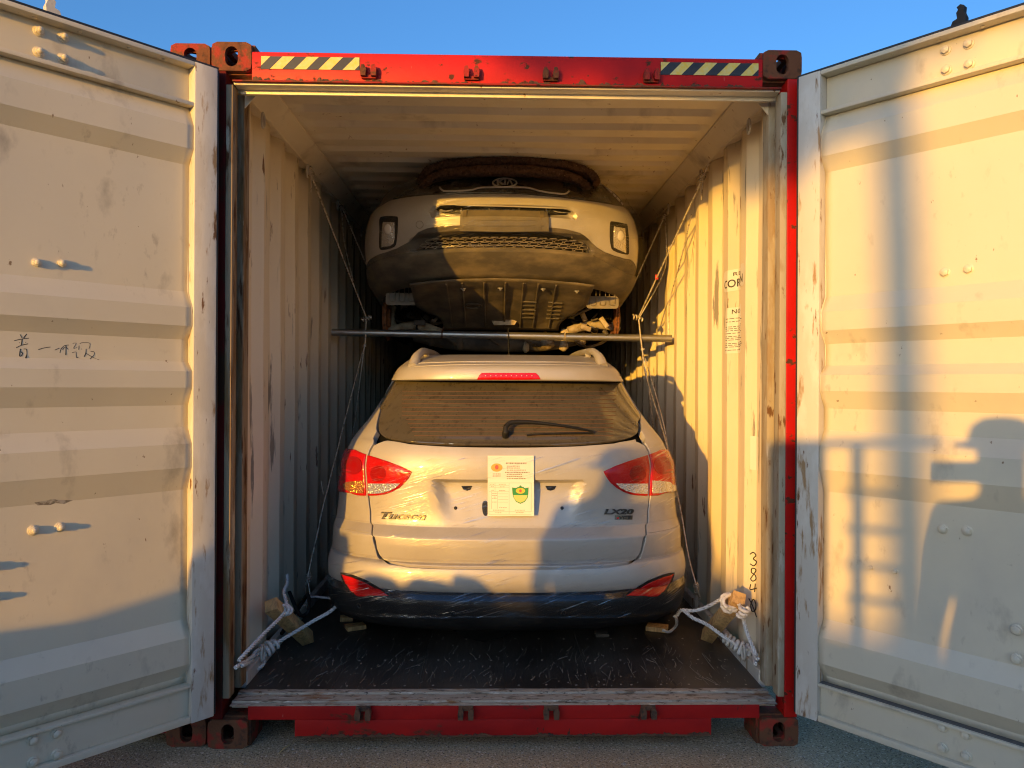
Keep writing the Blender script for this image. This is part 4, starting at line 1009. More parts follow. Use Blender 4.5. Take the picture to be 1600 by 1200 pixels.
# aerial and rails
p = TS.pt(795, 560, 0); q = at_y(794, 513, p[1]+.03); mb = MB()
mb.lathe([(.021, -.01), (.018, .010), (.009, .026), (.006, .034)], p, (0, 0, 1), 14); k = 60; tt = np.linspace(0, 1, k)
mb.tube([p+np.array([0, 0, .03])+(q-p-np.array([0, 0, .03]))*t for t in tt], .0035+.0011*np.sin(tt*95), 8); mb.build('aerial', m_blackp, car, 60)
for sgn in (-1, 1):
    f = (lambda x: x) if sgn < 0 else (lambda x: 2*CM-x-3)
    base = TS.pt(f(646), 570.5, 0); top = np.array([base[0]-sgn*.055*1, base[1]+.22, 1.735]); pts = [base+np.array([0, -.01, -.012]), base+np.array([-sgn*.012, .05, .045]), base+np.array([-sgn*.03, .13, .075]), np.array([base[0]-sgn*.040, base[1]+.30, base[2]+.082]), np.array([base[0]-sgn*.045, base[1]+.9, base[2]+.09]), np.array([base[0]-sgn*.045, base[1]+1.5, base[2]+.075])]
    C_ = spline(pts, 8); mb = MB(); mb.tube(C_, np.interp(np.linspace(0, 1, len(C_)), [0, .12, .3, 1], [.030, .028, .020, .018]), 10)
    foot = [base+np.array([-sgn*.045, .26, -.01]), base+np.array([-sgn*.042, .27, .03]), base+np.array([-sgn*.040, .30, .078])]
    mb.tube(spline(foot, 5), .017, 8); mb.build('roof_rail', m_silver, car, 60)
# wheels, exhaust and what shows under the tail
for sgn in (-1, 1):
    for yy in (1.22, 3.85):
        c = (TC+sgn*.80, yy, .19+.335); mb = MB(); prof = [(.20, -.10), (.27, -.11), (.325, -.10), (.338, -.07), (.338, .07), (.325, .10), (.27, .11), (.20, .10)]
        mb.lathe(prof, c, (1, 0, 0), 32); wh = mb.build('wheel', plain('tyre_rubber', (.018, .017, .016), .8) if 'tyre_rubber' not in bpy.data.materials else bpy.data.materials['tyre_rubber'], car, 40)
        mb = MB(); mb.lathe([(.205, .101), (.20, .112), (.06, .112), (.05, .12)], c, (sgn, 0, 0), 24); mb.build('rim', m_darkchrome, wh, 40)
mb = MB(); mb.lathe([(.001, 0), (.24, .05), (.26, .30), (.24, .55), (.001, .6)], (TC-.12, .62, .45), (0.0, 1, 0), 16); mb.box((TC-.55, 1.1, .40), (TC+.55, 1.3, .52)); mb.build('underbody', m_dark, car, 40)
mb = MB(); mb.lathe([(.028, 0), (.030, .22), (.026, .22), (.026, .01)], (TC+.40, .50, .395), (0, 1, 0), 16); mb.build('exhaust_tip', m_darkchrome, car, 40)
# the film
q = [(-1.75, zt(.49)), (-1.2, zt(.43)), (-1, zt(.40)), (0, zt(.46)), (1, zt(.40)), (1.2, zt(.43)), (1.75, zt(.49)), (1.75, zt(1.14)), (1.0, zt(1.19)), (.72, zt(1.205)), (.3, zt(1.17)), (0, zt(1.16)), (-.3, zt(1.15)), (-.72, zt(1.13)), (-1.0, zt(1.15)), (-1.75, zt(1.10))]
film = patch(TS, 'stretch_film', None, m_film, car, .022, .0005, .025, 180, sv=q, roll=.0)
v = np.array([x.co[:] for x in film.data.vertices])
for i, p in enumerate(v):
    pw = p+np.array([TC, .3, .19]); e = min(1, max(0, (abs(pw[0]-TC)-.55)/.25))
    k = noise.noise((pw[0]*3, pw[1]*3, pw[2]*26+pw[0]*7))*.005+noise.noise((pw[0]*26, pw[1]*20, pw[2]*3))*.013*e
    film.data.vertices[i].co = (p[0]+k*.5*np.sign(pw[0]-TC), p[1]-k*.7, p[2])
film.data.update()
# ================================================================== upper car, nose to the doors, slung under the roof
KC = -.012; KM = 787.5
m_emb = plain('brushed_emblem', (.62, .57, .48), .38, .25)
_z = lambda y, Y: float(at_y(788, y, Y)[2])
zs0, zs1 = _z(336, 1.215), _z(321.5, 1.225)          # slot under the bonnet edge
zg0, zg1 = _z(389, 1.285), _z(365, 1.25)             # lower grille
def k_extra(p, s, v):
    x = np.abs(p[..., 0]-KC); dy = p[..., 1]; zz = p[..., 2]+.14*np.maximum(dy-1.22, 0)*0
    x2 = x; z = np.interp(np.asarray(v, float), KS_d, KS_z) if KS_z is not None else zz
    p = p.copy(); on = np.abs(s) < .8
    w = sm(.425, .385, x2); lift = .018*sm(.2, .42, x2)
    p[..., 1] += np.where(on, .045*w*sm(zs0-.004, zs0+.010, z)*sm(zs1+.006-lift*.6, zs1-.008-lift*.6, z), 0)
    p[..., 1] += np.where(on, .040*sm(.56, .50, x2)*sm(zg0-.006, zg0+.006, z)*sm(zg1+.006, zg1-.006, z), 0)
    return p
KS_d = KS_z = None
KT = [(2.128, 1.62, .76, .46), (2.140, 1.50, .80, .48), (2.158, 1.435, .835, .52), (2.185, 1.395, .862, .55), (2.23, 1.335, .885, .57), (2.285, 1.285, .893, .58), (2.32, 1.268, .895, .58), (2.37, 1.242, .896, .58), (2.43, 1.215, .896, .58),
      (2.49, 1.208, .889, .56), (2.53, 1.214, .880, .54), (2.57, 1.232, .868, .51), (2.605, 1.260, .850, .47), (2.635, 1.292, .828, .44), (2.66, 1.316, .805, .41), (2.70, 1.352, .785, .37), (2.735, 1.390, .745, .32), (2.762, 1.435, .695, .27), (2.780, 1.50, .62, .22), (2.790, 1.65, .45, .2), (2.794, 1.9, .35, .15)]
KT = [(z, y, w*.978, r) for z, y, w, r in KT]
KS = Surf(KT, KC, 2.35, 2.1, side=3.2, slope=.14, taper=.02, extra=None, sub=8)
KS_d, KS_z = KS.d, KS.tab[0]; KS.extra = k_extra; _k = KS.gv <= 16.8; KS.gs, KS.gv = KS.gs[_k], KS.gv[_k]; KS.gp = proj(KS.P(KS.gs, KS.gv))
kz = lambda z: KS.vz(z)
kia = thing('car', (KC, 1.3, 1.78), 'dusty silver car slung nose-out under the roof, underside showing', 'car')
skin(KS, 'inner_shell', m_dark, kia, .6, KS.V, 1.9, -.05, 70)
# silver bumper skin
top = [(597, 322), (609, 314.5), (638, 309), (665, 306), (695, 304.6), (740, 303.6), (795, 303.6), (840, 306.5), (900, 312.5), (940, 318), (962, 322), (978, 330)]
low = [(985, 405), (975, 403.5), (960, 399), (945, 393.5), (933, 386), (921, 374), (907.5, 363.8), (885, 358), (858, 355), (795, 353.2), (711, 352), (687.5, 352.5), (668, 356.2), (653, 362.5), (638, 378), (620, 387.5), (605, 393), (591, 397.5)]
qt, ql = KS.svs(top), KS.svs(low)
q = [(-1.9, qt[0][1]), (-1.0, qt[0][1])]+qt+[(1.0, qt[-1][1]), (1.9, qt[-1][1]), (1.9, ql[0][1]), (1.0, ql[0][1])]+ql+[(-1.0, ql[-1][1]), (-1.9, ql[-1][1])]
patch(KS, 'front_bumper', None, m_silver2, kia, .003, .015, .018, 30, sv=q, roll=.004)
# bonnet, wings: above the bumper skin
q2 = [(-1.9, qt[0][1]+.05), (-1.0, qt[0][1]+.05)]+[(a, b+.06) for a, b in qt]+[(1.0, qt[-1][1]+.05), (1.9, qt[-1][1]+.05), (1.9, KS.V), (1, KS.V), (-1, KS.V), (-1.9, KS.V)]
m_bonnet = mat('shaded_filmed_bonnet', (.050, .041, .030), .3, layers=[((.12, .095, .062), (5, 5, 5), .45, .72, 7, .55)], coat=.5)  # bonnet coloured dark for the shade and film over it
patch(KS, 'bonnet', None, m_bonnet, kia, .001, .012, .03, 30, sv=q2, roll=.003)
blk = [(614, 312), (640, 307.4), (665, 304.6), (695, 303.2), (740, 302.2), (795, 302.2), (840, 305), (900, 311), (940, 316.5), (955, 318.5), (946, 305), (930, 292), (910, 281), (880, 275), (795, 269), (700, 272), (668, 280), (640, 292), (625, 301)]
grl = patch(KS, 'upper_grille', blk, mat('dusty_gloss_black', (.030, .025, .018), .22, layers=[((.11, .085, .055), (6, 6, 6), .45, .75, 6, .6)], coat=.5), kia, .006, .012, .02, 40, roll=.002)
mb = MB(); surf_line(KS, mb, [(688, 296), (692, 300.5), (700, 302), (735, 300.5), (750, 296.8), (770, 296), (805, 296), (825, 297), (845, 302.2), (868, 305.4), (882, 306), (888, 302)], .0055, .014, 8, 6); mb.build('grille_trim', m_emb, grl, 60)
mb = MB(); surf_line(KS, mb, [(905, 268), (925, 278), (945, 293), (962, 309), (972, 320)], .007, .004, 8, 8); mb.build('wing_edge', m_silver2, kia, 60)
# emblem
ce = (788.5, 289.2); mb = MB(); pts = [(ce[0]+18.5*math.cos(t), ce[1]+6.8*math.sin(t)) for t in np.linspace(0, 2*math.pi, 36, endpoint=False)]
a_, b_ = KS.invm(pts); mb.tube(KS.P(a_, b_)+KS.N(a_, b_)*.016, .005, 8, closed=True); em = mb.build('emblem', m_emb, kia, 60)
surf_text(KS, 'emblem_lettering', 'KI', 776.5, 790.5, 291.6, 7.6, m_emb, em, .014, .005, .03)
surf_text(KS, 'emblem_lettering', 'Λ', 791.5, 801, 291.6, 7.6, m_emb, em, .014, .005, .03)
# cladding between the silver and the chin
lowc = [(p[0], p[1]+1.1) for p in low][::-1]; qa = KS.svs(lowc); vch = .9
q = [(-1.9, qa[0][1]), (-1, qa[0][1])]+qa+[(1, qa[-1][1]), (1.9, qa[-1][1]), (1.9, 1.6), (1, vch), (-1, vch), (-1.9, 1.6)]
patch(KS, 'lower_cladding', None, m_dustyblack, kia, .000, .012, .018, 30, sv=q, roll=.003)
ch = [(590, 408.5), (620, 398.5), (648, 391.5), (705, 387.6), (795, 386.6), (870, 391.5), (913, 396.5), (935, 404.5), (955, 415), (975, 426), (990, 437)]
qc = KS.svs(ch); q = [(-1.55, qc[0][1]-.3), (-1.0, qc[0][1])]+qc+[(1.0, qc[-1][1]), (1.12, qc[-1][1]-.2), (1.12, 2.6), (1, 1.3), (.8, .75), (0, .7), (-.8, .75), (-1, 1.3), (-1.12, 2.6)]
q[0] = (-1.12, qc[0][1]-.2)
patch(KS, 'chin_spoiler', None, m_dustyblack, kia, .010, .022, .018, 30, sv=q, roll=.006)
# slot with fins
slot = [(682, 326.5), (688, 322.5), (700, 321.4), (740, 321.4), (795, 322.6), (850, 324.4), (880, 326.5), (892, 329.5), (892, 333), (884, 336), (855, 336.6), (795, 335.8), (719, 335.2), (697, 334.6), (687, 331.5)]
sl = patch(KS, 'intake_slot', slot, m_dark, kia, .006, .004, .012, 40, roll=.001)
mb = MB(); a_, b_ = KS.invm(smooth_poly(shrink(slot, -1.0), 3)); mb.tube(KS.P(a_, b_)+KS.N(a_, b_)*.004, .0035, 6, closed=True); mb.build('slot_lip', m_silver2, sl, 60)
for x in (721, 764.5, 811, 853.5):
    mb = MB(); surf_line(KS, mb, [(x, 323.2), (x, 335.5)], .004, .012, 6, 4); mb.build('slot_fin', m_dustyblack, sl, 60)
# number plate bracket
pb = patch(KS, 'plate_bracket', [(722, 334), (854, 335), (856, 359.5), (788, 360.3), (719.5, 359)], mat('dusty_bracket', (.115, .10, .075), .6, layers=[((.18, .15, .10), (9, 9, 9), .42, .7, 6, .75)], bump=((60, 60, 60), .2, .003)), kia, .028, .03, .016, 40, roll=.002)
for (x, y) in ((727, 340), (727, 353), (846, 341.5), (846, 354.5)):
    patch(KS, 'bracket_clip', [(x-3, y-3), (x+3, y-3), (x+3, y-1.5), (x-1, y-1.5), (x-1, y+2.5), (x-3, y+2.5)], m_dustyblack, pb, .0305, .003, .01, 40, roll=.0006)
for y in (344.5, 351.5):
    mb = MB(); surf_line(KS, mb, [(740, y), (788, y+.3), (836, y+.5)], .0018, .0285, 5, 6); mb.build('bracket_rib', pb.data.materials[0], pb, 60)
# lower grille: linked hexagon cells in a dark mouth
gm = [(660, 390), (672, 378), (690, 369), (715, 365.5), (795, 364), (870, 367.5), (893, 371), (907, 380), (914, 393.5), (870, 389), (795, 386), (705, 387)]
mouth = patch(KS, 'grille_mouth', gm, m_dark, kia, .004, .004, .014, 40, roll=.001)
mg = mat('dusty_grille', (.20, .165, .11), .55, layers=[((.10, .08, .055), 40, .45, .6, 5, .7)])
cell_w, cell_h = 15.2, 6.6
for r_ in range(4):
    for c_ in range(-9, 9):
        cx_ = 788+(c_+.5*(r_ % 2))*cell_w; dx = (cx_-788)/120; cy_ = 367.4+r_*(5.6+.35*abs(dx))+(2.6*dx*dx if cx_ < 788 else 6.2*dx*dx)
        lo = 664+18*max(0, (380-cy_)/16); hi = 910-14*max(0, (382-cy_)/16)
        if not lo < cx_ < hi: continue
        hx = [(cx_+a*cell_w*.46, cy_+b*cell_h*.34) for a, b in ((-1, 0), (-.68, -1), (.68, -1), (1, 0), (.68, 1), (-.68, 1))]
        a_, b_ = KS.invm(hx); mb = MB(); mb.tube(KS.P(a_, b_)+KS.N(a_, b_)*.022, .0034, 5, closed=True); mb.build('grille_cell', mg, mouth, 60)
mb = MB(); surf_line(KS, mb, [(893, 368.5), (905, 376), (912, 385), (917, 394)], .006, .010, 8, 6); mb.build('grille_trim', m_dustyblack, mouth, 60)
mb = MB(); surf_line(KS, mb, [(690, 366), (672, 374.5), (659, 386), (650, 391)], .006, .010, 8, 6); mb.build('grille_trim', m_dustyblack, mouth, 60)
# fog lamps
fogs = ((smooth_poly([(594, 343), (600, 338.7), (618, 338.7), (622, 343), (620.5, 372), (616.5, 385), (600, 389.7), (593.5, 386), (594, 360)], 3), smooth_poly([(599.5, 350), (603, 347.5), (615, 347.5), (617.3, 350), (616, 380), (600, 385), (597.5, 383)], 3), (608, 358)),
        (smooth_poly([(953, 349), (957, 346.5), (975, 350), (979.5, 354.5), (982, 392), (977, 397), (958, 391), (953.5, 380), (952.5, 365)], 3), smooth_poly([(958, 356), (961, 354.5), (973, 356.8), (975.5, 360), (977, 392), (974, 393.5), (960, 387), (957.8, 383)], 3), (968, 368)))
for bz, ln, ctr in fogs:
    bo = patch(KS, 'fog_lamp', bz, m_blackp, kia, .006, .012, .010, 40, roll=.003)
    patch(KS, 'lamp_lens', ln, m_clear, bo, .009, .004, .008, 40, roll=.001, bulge=.004)
    s_, v_ = KS.inv(*ctr); mb = MB(); mb.lathe([(.030, .0095), (.028, .0135), (.016, .0160), (.003, .0165)], KS.P(s_, v_), KS.N(s_, v_), 20); mb.build('lamp_bulb', plain('lamp_reflector', (.85, .82, .76), .18, .4) if 'lamp_reflector' not in bpy.data.materials else bpy.data.materials['lamp_reflector'], bo, 60)
s_, v_ = KS.inv(656, 351); mb = MB(); t = np.linspace(0, 2*math.pi, 24, endpoint=False); a_, b_ = KS.invm([(656+5.6*math.cos(x), 351+5.6*math.sin(x)) for x in t]); mb.tube(KS.P(a_, b_)+KS.N(a_, b_)*.003, .0012, 5, closed=True); mb.build('tow_eye_cap', m_dustyblack, kia, 60)
# underside -----------------------------------------------------------------
def under(x, t): # t: 0 at the chin, 1 at the cross member
    return np.array([KC+x, 1.43+.72*t+.10*abs(x)**2, 2.135-.205*t-.05*t*t-.10*abs(x)**2*(1-t)])
V = []; F = []; nx, nt = 33, 22
for j in range(nt):
    t = j/(nt-1); hw = .56-.16*sm(.45, .9, t)
    for i in range(nx):
        x = -hw+2*hw*i/(nx-1); p = under(x, t)
        st = .010*(math.sin(x*26) > .55)*(.15 < t < .92)+.004*noise.noise((x*7, t*6, 1))
        p[2] += st; V.append(p)
for j in range(nt-1):
    for i in range(nx-1): F.append((j*nx+i, (j+1)*nx+i, (j+1)*nx+i+1, j*nx+i+1))
shield = obj('splash_shield', V, F, m_under, kia, 35); md = shield.modifiers.new('t', 'SOLIDIFY'); md.thickness = .006; md.offset = 0
for x in (-.34, -.245, -.11, .02, .13, .22, .33):
    mb = MB(); mb.tube([under(x, t)+np.array([0, 0, -.005]) for t in np.linspace(.06, .93, 10)], .006, 6); mb.build('shield_rib', m_under, shield, 60)
for px, t in ((727, .18), (785, .18), (852, .17), (905, .16)):
    x = (px-788)*.00395; p = under(x, t); mb = MB(); mb.lathe([(.018, .004), (.018, -.004), (.012, -.006), (.011, -.001), (.001, -.001)], p, (0, -.3, 1), 14); mb.lathe([(.008, .0), (.008, -.014), (.004, -.016)], p+np.array([.002, .002, 0]), (0, -.3, 1), 8); mb.build('shield_bolt', m_steel, shield, 50)
t = np.linspace(0, 2*math.pi, 24, endpoint=False)
for rr in (.060, .045): mb = MB(); mb.tube([under(-.19+rr*math.cos(a), .52+rr*.9*math.sin(a))+np.array([0, 0, -.006]) for a in t], .0035, 5, closed=True); mb.build('shield_boss', m_under, shield, 60)
for x in (.18, .345):
    for tt in (.42, .50, .58, .66, .74):
        mb = MB(); mb.tube([under(x-.045, tt)+np.array([0, 0, -.007]), under(x+.045, tt)+np.array([0, 0, -.007])], .006, 6); mb.build('shield_vent', m_under, shield, 60)
mb = MB(); mb.prism([(-.10, 0), (.10, 0), (.07, -.05), (-.07, -.05)], .10, (KC+.02, 2.02, 1.955)); mb.build('tow_bracket', m_castmetal, shield)
for sgn in (-1, 1):
    # grey flap plates ahead of the wheels
    ctr = at_y(628 if sgn < 0 else 941.5, 467 if sgn < 0 else 472.5, 1.80); mb = MB(); w_, h_ = .105, .040; poly = []
    for (cx_, cz_, a0_) in ((w_-.02, h_-.02, 0), (-w_+.02, h_-.02, 90), (-w_+.02, -h_+.02, 180), (w_-.02, -h_+.02, 270)):
        for k_ in range(5): a_ = R(a0_+k_*22.5); poly.append((cx_+.02*math.cos(a_), cz_+.02*math.sin(a_)))
    mb.prism(poly, .012, ctr); fl = mb.build('air_flap', mat('dusty_grey_plastic', (.17, .15, .115), .65, layers=[((.24, .20, .14), (12, 12, 12), .4, .7, 6, .8)]) if sgn < 0 else bpy.data.materials['dusty_grey_plastic'], kia)
    for dx in (-.062, 0, .062):
        mb = MB(); pts = [ctr+np.array([dx-.018, -.003, .075]), ctr+np.array([dx-.018, -.004, .0]), ctr+np.array([dx-.012, -.004, -.018]), ctr+np.array([dx+.012, -.004, -.018]), ctr+np.array([dx+.018, -.004, .0]), ctr+np.array([dx+.018, -.003, .075])]
        mb.tube(spline(pts, 4), .003, 6); mb.build('flap_rib', bpy.data.materials['dusty_grey_plastic'], fl, 60)
    # wheel-arch liner and hub
    mb = MB(); hubc = at_y(598 if sgn < 0 else 972, 497, 2.22); hub = np.array([KC+sgn*.80, 2.22, hubc[2]])
    mb.lathe([(.155, -.013), (.158, -.011), (.158, -.004), (.152, -.003), (.152, .003), (.158, .004), (.158, .011), (.155, .013), (.09, .013), (.08, .03), (.03, .03)], hub, (1, 0, 0), 36); mb.build('brake_disc', m_disc, kia, 40)
    for k_ in range(40):
        a_ = k_*math.pi/20
    arm0 = at_y(690 if sgn < 0 else 888, 520 if sgn < 0 else 517, 2.16); arm1 = at_y(612 if sgn < 0 else 962, 513, 2.20)
    mid = (arm0+arm1)/2+np.array([0, 0, .035]); mb = MB(); C_ = spline([arm0, mid, arm1], 8); mb.tube(C_, np.interp(np.linspace(0, 1, len(C_)), [0, .5, .85, 1], [.030, .036, .022, .030]), 10)
    mb.lathe([(.001, -.03), (.026, -.02), (.034, 0), (.026, .02), (.001, .03)], arm1, (0, 0, 1), 14); mb.lathe([(.02, -.02), (.025, 0), (.02, .06)], arm1+np.array([0, .03, .03]), (sgn*.2, 0, 1), 12)
    mb.build('control_arm', m_castmetal, kia, 60)
    kn = [arm1+np.array([0, .02, .02]), arm1+np.array([sgn*.012, .03, .09]), arm1+np.array([-sgn*.01, .04, .16])]; mb = MB(); mb.tube(spline(kn, 5), np.linspace(.034, .022, 11), 9); mb.build('steering_knuckle', m_castmetal, kia, 60)
    # bellows of the drive shaft
    b0 = at_y(655 if sgn < 0 else 932, 492, 2.18); b1 = at_y(630 if sgn < 0 else 958, 492, 2.22); k_ = 41; tt = np.linspace(0, 1, k_)
    mb = MB(); mb.tube([b0+(b1-b0)*x for x in tt], .030+.016*tt+.007*np.sin(tt*44), 14); mb.build('shaft_boot', m_blackp, kia, 60)
    mb = MB(); sh0 = b1+np.array([0, .02, .02]); mb.tube([sh0, sh0+np.array([-sgn*.01, .03, .17])], .026, 10); mb.build('strut', m_under, kia, 60)
    # bumper end bracket and harness, hanging wires
    mb = MB(); pts = [at_y(667 if sgn < 0 else 905, 470, 1.86), at_y(660 if sgn < 0 else 914, 455, 1.84), at_y(658 if sgn < 0 else 920, 446, 1.82)]; mb.tube(spline(pts, 5), .018, 8); mb.build('bumper_stay', m_under, kia, 60)
rnd = random.Random(21)
for k_ in range(26):      # hoses, pipes and brackets seen round the shield
    sgn = rnd.choice((-1, 1)); x0_ = sgn*rnd.uniform(.46, .72); y0_ = rnd.uniform(1.95, 2.3); z0_ = rnd.uniform(1.86, 2.06); mb = MB()
    if k_ % 3:
        mb.tube(spline([(KC+x0_, y0_, z0_), (KC+x0_+rnd.uniform(-.08, .08), y0_+rnd.uniform(0, .08), z0_+rnd.uniform(-.05, .05)), (KC+x0_+rnd.uniform(-.16, .16), y0_+rnd.uniform(.05, .2), z0_+rnd.uniform(-.06, .10))], 5), rnd.uniform(.006, .014), 7); mb.build('hose', m_under if k_ % 2 else m_blackp, kia, 60)
    else:
        mb.bbox((-.03, -.02, -.012), (rnd.uniform(.02, .05), .02, .02), .004, ((math.cos(k_), .2, math.sin(k_)), (0, 1, 0), (-math.sin(k_), 0, math.cos(k_))), (KC+x0_, y0_, z0_)); mb.build('bracket', m_castmetal if sgn > 0 else m_under, kia)
# cross member and the floor of the car running back into the dark
mb = MB(); C_ = [np.array([KC-.62, 2.42, 1.86]), np.array([KC-.35, 2.36, 1.80]), np.array([KC, 2.34, 1.785]), np.array([KC+.35, 2.36, 1.80]), np.array([KC+.62, 2.42, 1.86])]; mb.tube(spline(C_, 6), .055, 10); mb.build('cross_member', m_under, kia, 60)
for k_, (x, y, z, r_) in enumerate(((.33, 2.30, 1.80, .05), (.45, 2.34, 1.79, .035), (-.30, 2.32, 1.79, .04), (.18, 2.30, 1.775, .025), (.58, 2.36, 1.83, .04), (-.5, 2.36, 1.82, .035))):
    mb = MB(); mb.lathe([(r_*.3, -.05), (r_, -.03), (r_*.9, .02), (r_*.5, .05), (r_*.3, .08)], (KC+x, y, z), (.1*k_-.2, .3, 1), 12); mb.build('mount_bush', m_castmetal if x > 0 else m_under, kia, 60)
for k_ in range(4):
    x = (-.4, -.1, .15, .5)[k_]; mb = MB(); mb.tube(spline([(KC+x, 2.25, 1.84), (KC+x+.10, 2.30, 1.775), (KC+x+.22, 2.40, 1.80), (KC+x+.3, 2.6, 1.84)], 6), .010, 6); mb.build('brake_hose', m_under, kia, 60)
mb = MB(); mb.box((KC-.86, 2.55, 1.86), (KC+.86, 5.6, 2.3)); mb.box((KC-.7, 2.45, 1.90), (KC+.7, 2.549, 2.2)); mb.build('floor_pan', m_dark, kia)
# film over the nose
q = [(-1.6, 6.0), (-1, 5.0), (-.3, 5.5), (.3, 6.0), (1, 4.4), (1.6, 5.5), (1.6, 14.5), (1, 15.2), (.5, 16.3), (0, 16.6), (-.5, 16.3), (-1, 15.2), (-1.6, 14.5)]
kf = patch(KS, 'stretch_film', None, film_mat('thin_film', .03, .30, (0, R(10), 0)), kia, .036, .0005, .03, 180, sv=q, roll=0.)
for vx in kf.data.vertices:
    pw = vx.co+Vector((KC, 1.3, 1.78)); e = min(1, max(0, (abs(pw.x-KC)-.6)/.2)); k_ = noise.noise((pw.x*4, pw.y*30, pw.z*4))*.010*e
    vx.co.x += k_*math.copysign(1, pw.x-KC); vx.co.y -= k_*.6
# ------------------------------------------------------------------ blanket folded over the bonnet edge
m_blanket = mat('brown_shag', (.17, .10, .066), .95, layers=[((.085, .052, .036), (60, 60, 60), .45, .62, 6, 1.), ((.34, .23, .15), (90, 90, 90), .60, .70, 5, 1.)], bump=((180, 180, 180), 1., .01), spec=.1)
mb = MB(); rnd = random.Random(11)
for path, Y, rad in (([(659, 292), (664, 276), (680, 264.5), (710, 258.5), (750, 255.5), (790, 254.5), (830, 255.5), (875, 259.5), (905, 266), (924, 276), (932, 291)], 1.350, .036), ([(661, 299), (668, 287), (684, 277), (712, 271.5), (750, 268), (790, 267), (832, 268.5), (872, 274), (898, 281), (912, 291), (916, 299)], 1.322, .035)):
    C_ = np.array([at_y(x, y, Y+.12*((x-790)/140)**2) for x, y in spline([(a, b, 0) for a, b in path], 9)[:, :2]]); n_ = 14; V = []; F = []
    for i, c in enumerate(C_):
        t_ = C_[min(i+1, len(C_)-1)]-C_[max(i-1, 0)]; t_ /= np.linalg.norm(t_); up = np.array([-t_[2], 0, t_[0]]); up *= 1 if up[2] > 0 else -1; bk = np.array([0, 1., 0]); e = min(1, .45+min(i, len(C_)-1-i)*.2)
        for j in range(n_):
            a_ = 2*math.pi*j/n_; r_ = rad*e*(1+.16*noise.noise((i*.35, j*.9, rad*50)))
            V.append(c+up*math.copysign(abs(math.sin(a_))**.6, math.sin(a_))*r_*.86+bk*math.copysign(abs(math.cos(a_))**.7, math.cos(a_))*r_*1.5)
    for i in range(len(C_)-1):
        for j in range(n_): F.append((i*n_+j, i*n_+(j+1) % n_, (i+1)*n_+(j+1) % n_, (i+1)*n_+j))
    F += [list(range(n_)), [(len(C_)-1)*n_+j for j in range(n_)]]
    mb.add(V, F); Va = np.array(V)
    for k_ in range(5200):      # shag fibres
        i = rnd.randrange(len(C_)-1); j = rnd.randrange(n_); p = Va[i*n_+j]+(Va[(i+1)*n_+j]-Va[i*n_+j])*rnd.random(); p = p+(Va[i*n_+(j+1) % n_]-Va[i*n_+j])*rnd.random()
        o_ = p-C_[i]; o_ /= np.linalg.norm(o_)+1e-9; d_ = o_*rnd.uniform(.004, .010)+np.array([rnd.uniform(-.006, .006) for _ in range(3)]); s_ = np.array([rnd.uniform(-.0016, .0016) for _ in range(3)])
        mb.add([p-s_-o_*.002, p+s_-o_*.002, p+d_], [(0, 1, 2)])
o = obj('blanket', np.array(mb.v), mb.f, m_blanket, None); tag(o, 'brown shaggy blanket folded over the bonnet edge of the upper car', 'blanket')
# ================================================================== pipe, wires, ropes, timber
pa = at_y(534, 519.5, 1.98); pb_ = at_y(1055, 529, 2.0); pa[0] = -1.148; pb_[0] = min(pb_[0], 1.146)
pipe = thing('steel_pipe', tuple(pa), 'galvanised steel pipe lying level beneath the nose of the upper car', 'pipe')
ax = (pb_-pa)/np.linalg.norm(pb_-pa); L_ = np.linalg.norm(pb_-pa); mb = MB(); mb.lathe([(.0205, 0), (.0245, .001), (.0245, L_-.001), (.0205, L_)], pa, ax, 24); mb.build('tube', m_steel, pipe, 40)
for px, mm in ((691, m_rust), (882.5, m_castmetal)):
    t = (at_y(px, 525, 1.99)[0]-pa[0])/ax[0]; c = pa+ax*t; mb = MB(); tt = np.linspace(0, 2*math.pi, 16, endpoint=False)
    for k in (-.004, .003): mb.tube([c+ax*(k+.003*math.sin(a))+np.array([0, math.cos(a)*.0275, math.sin(a)*.0275]) for a in tt], .0028, 6, closed=True)
    mb.tube(spline([c+np.array([0, -.026, .01]), c+np.array([.004, -.034, .03]), c+np.array([.012, -.03, .05])], 4), .0028, 6); mb.build('tie_wire', mm, pipe, 60)

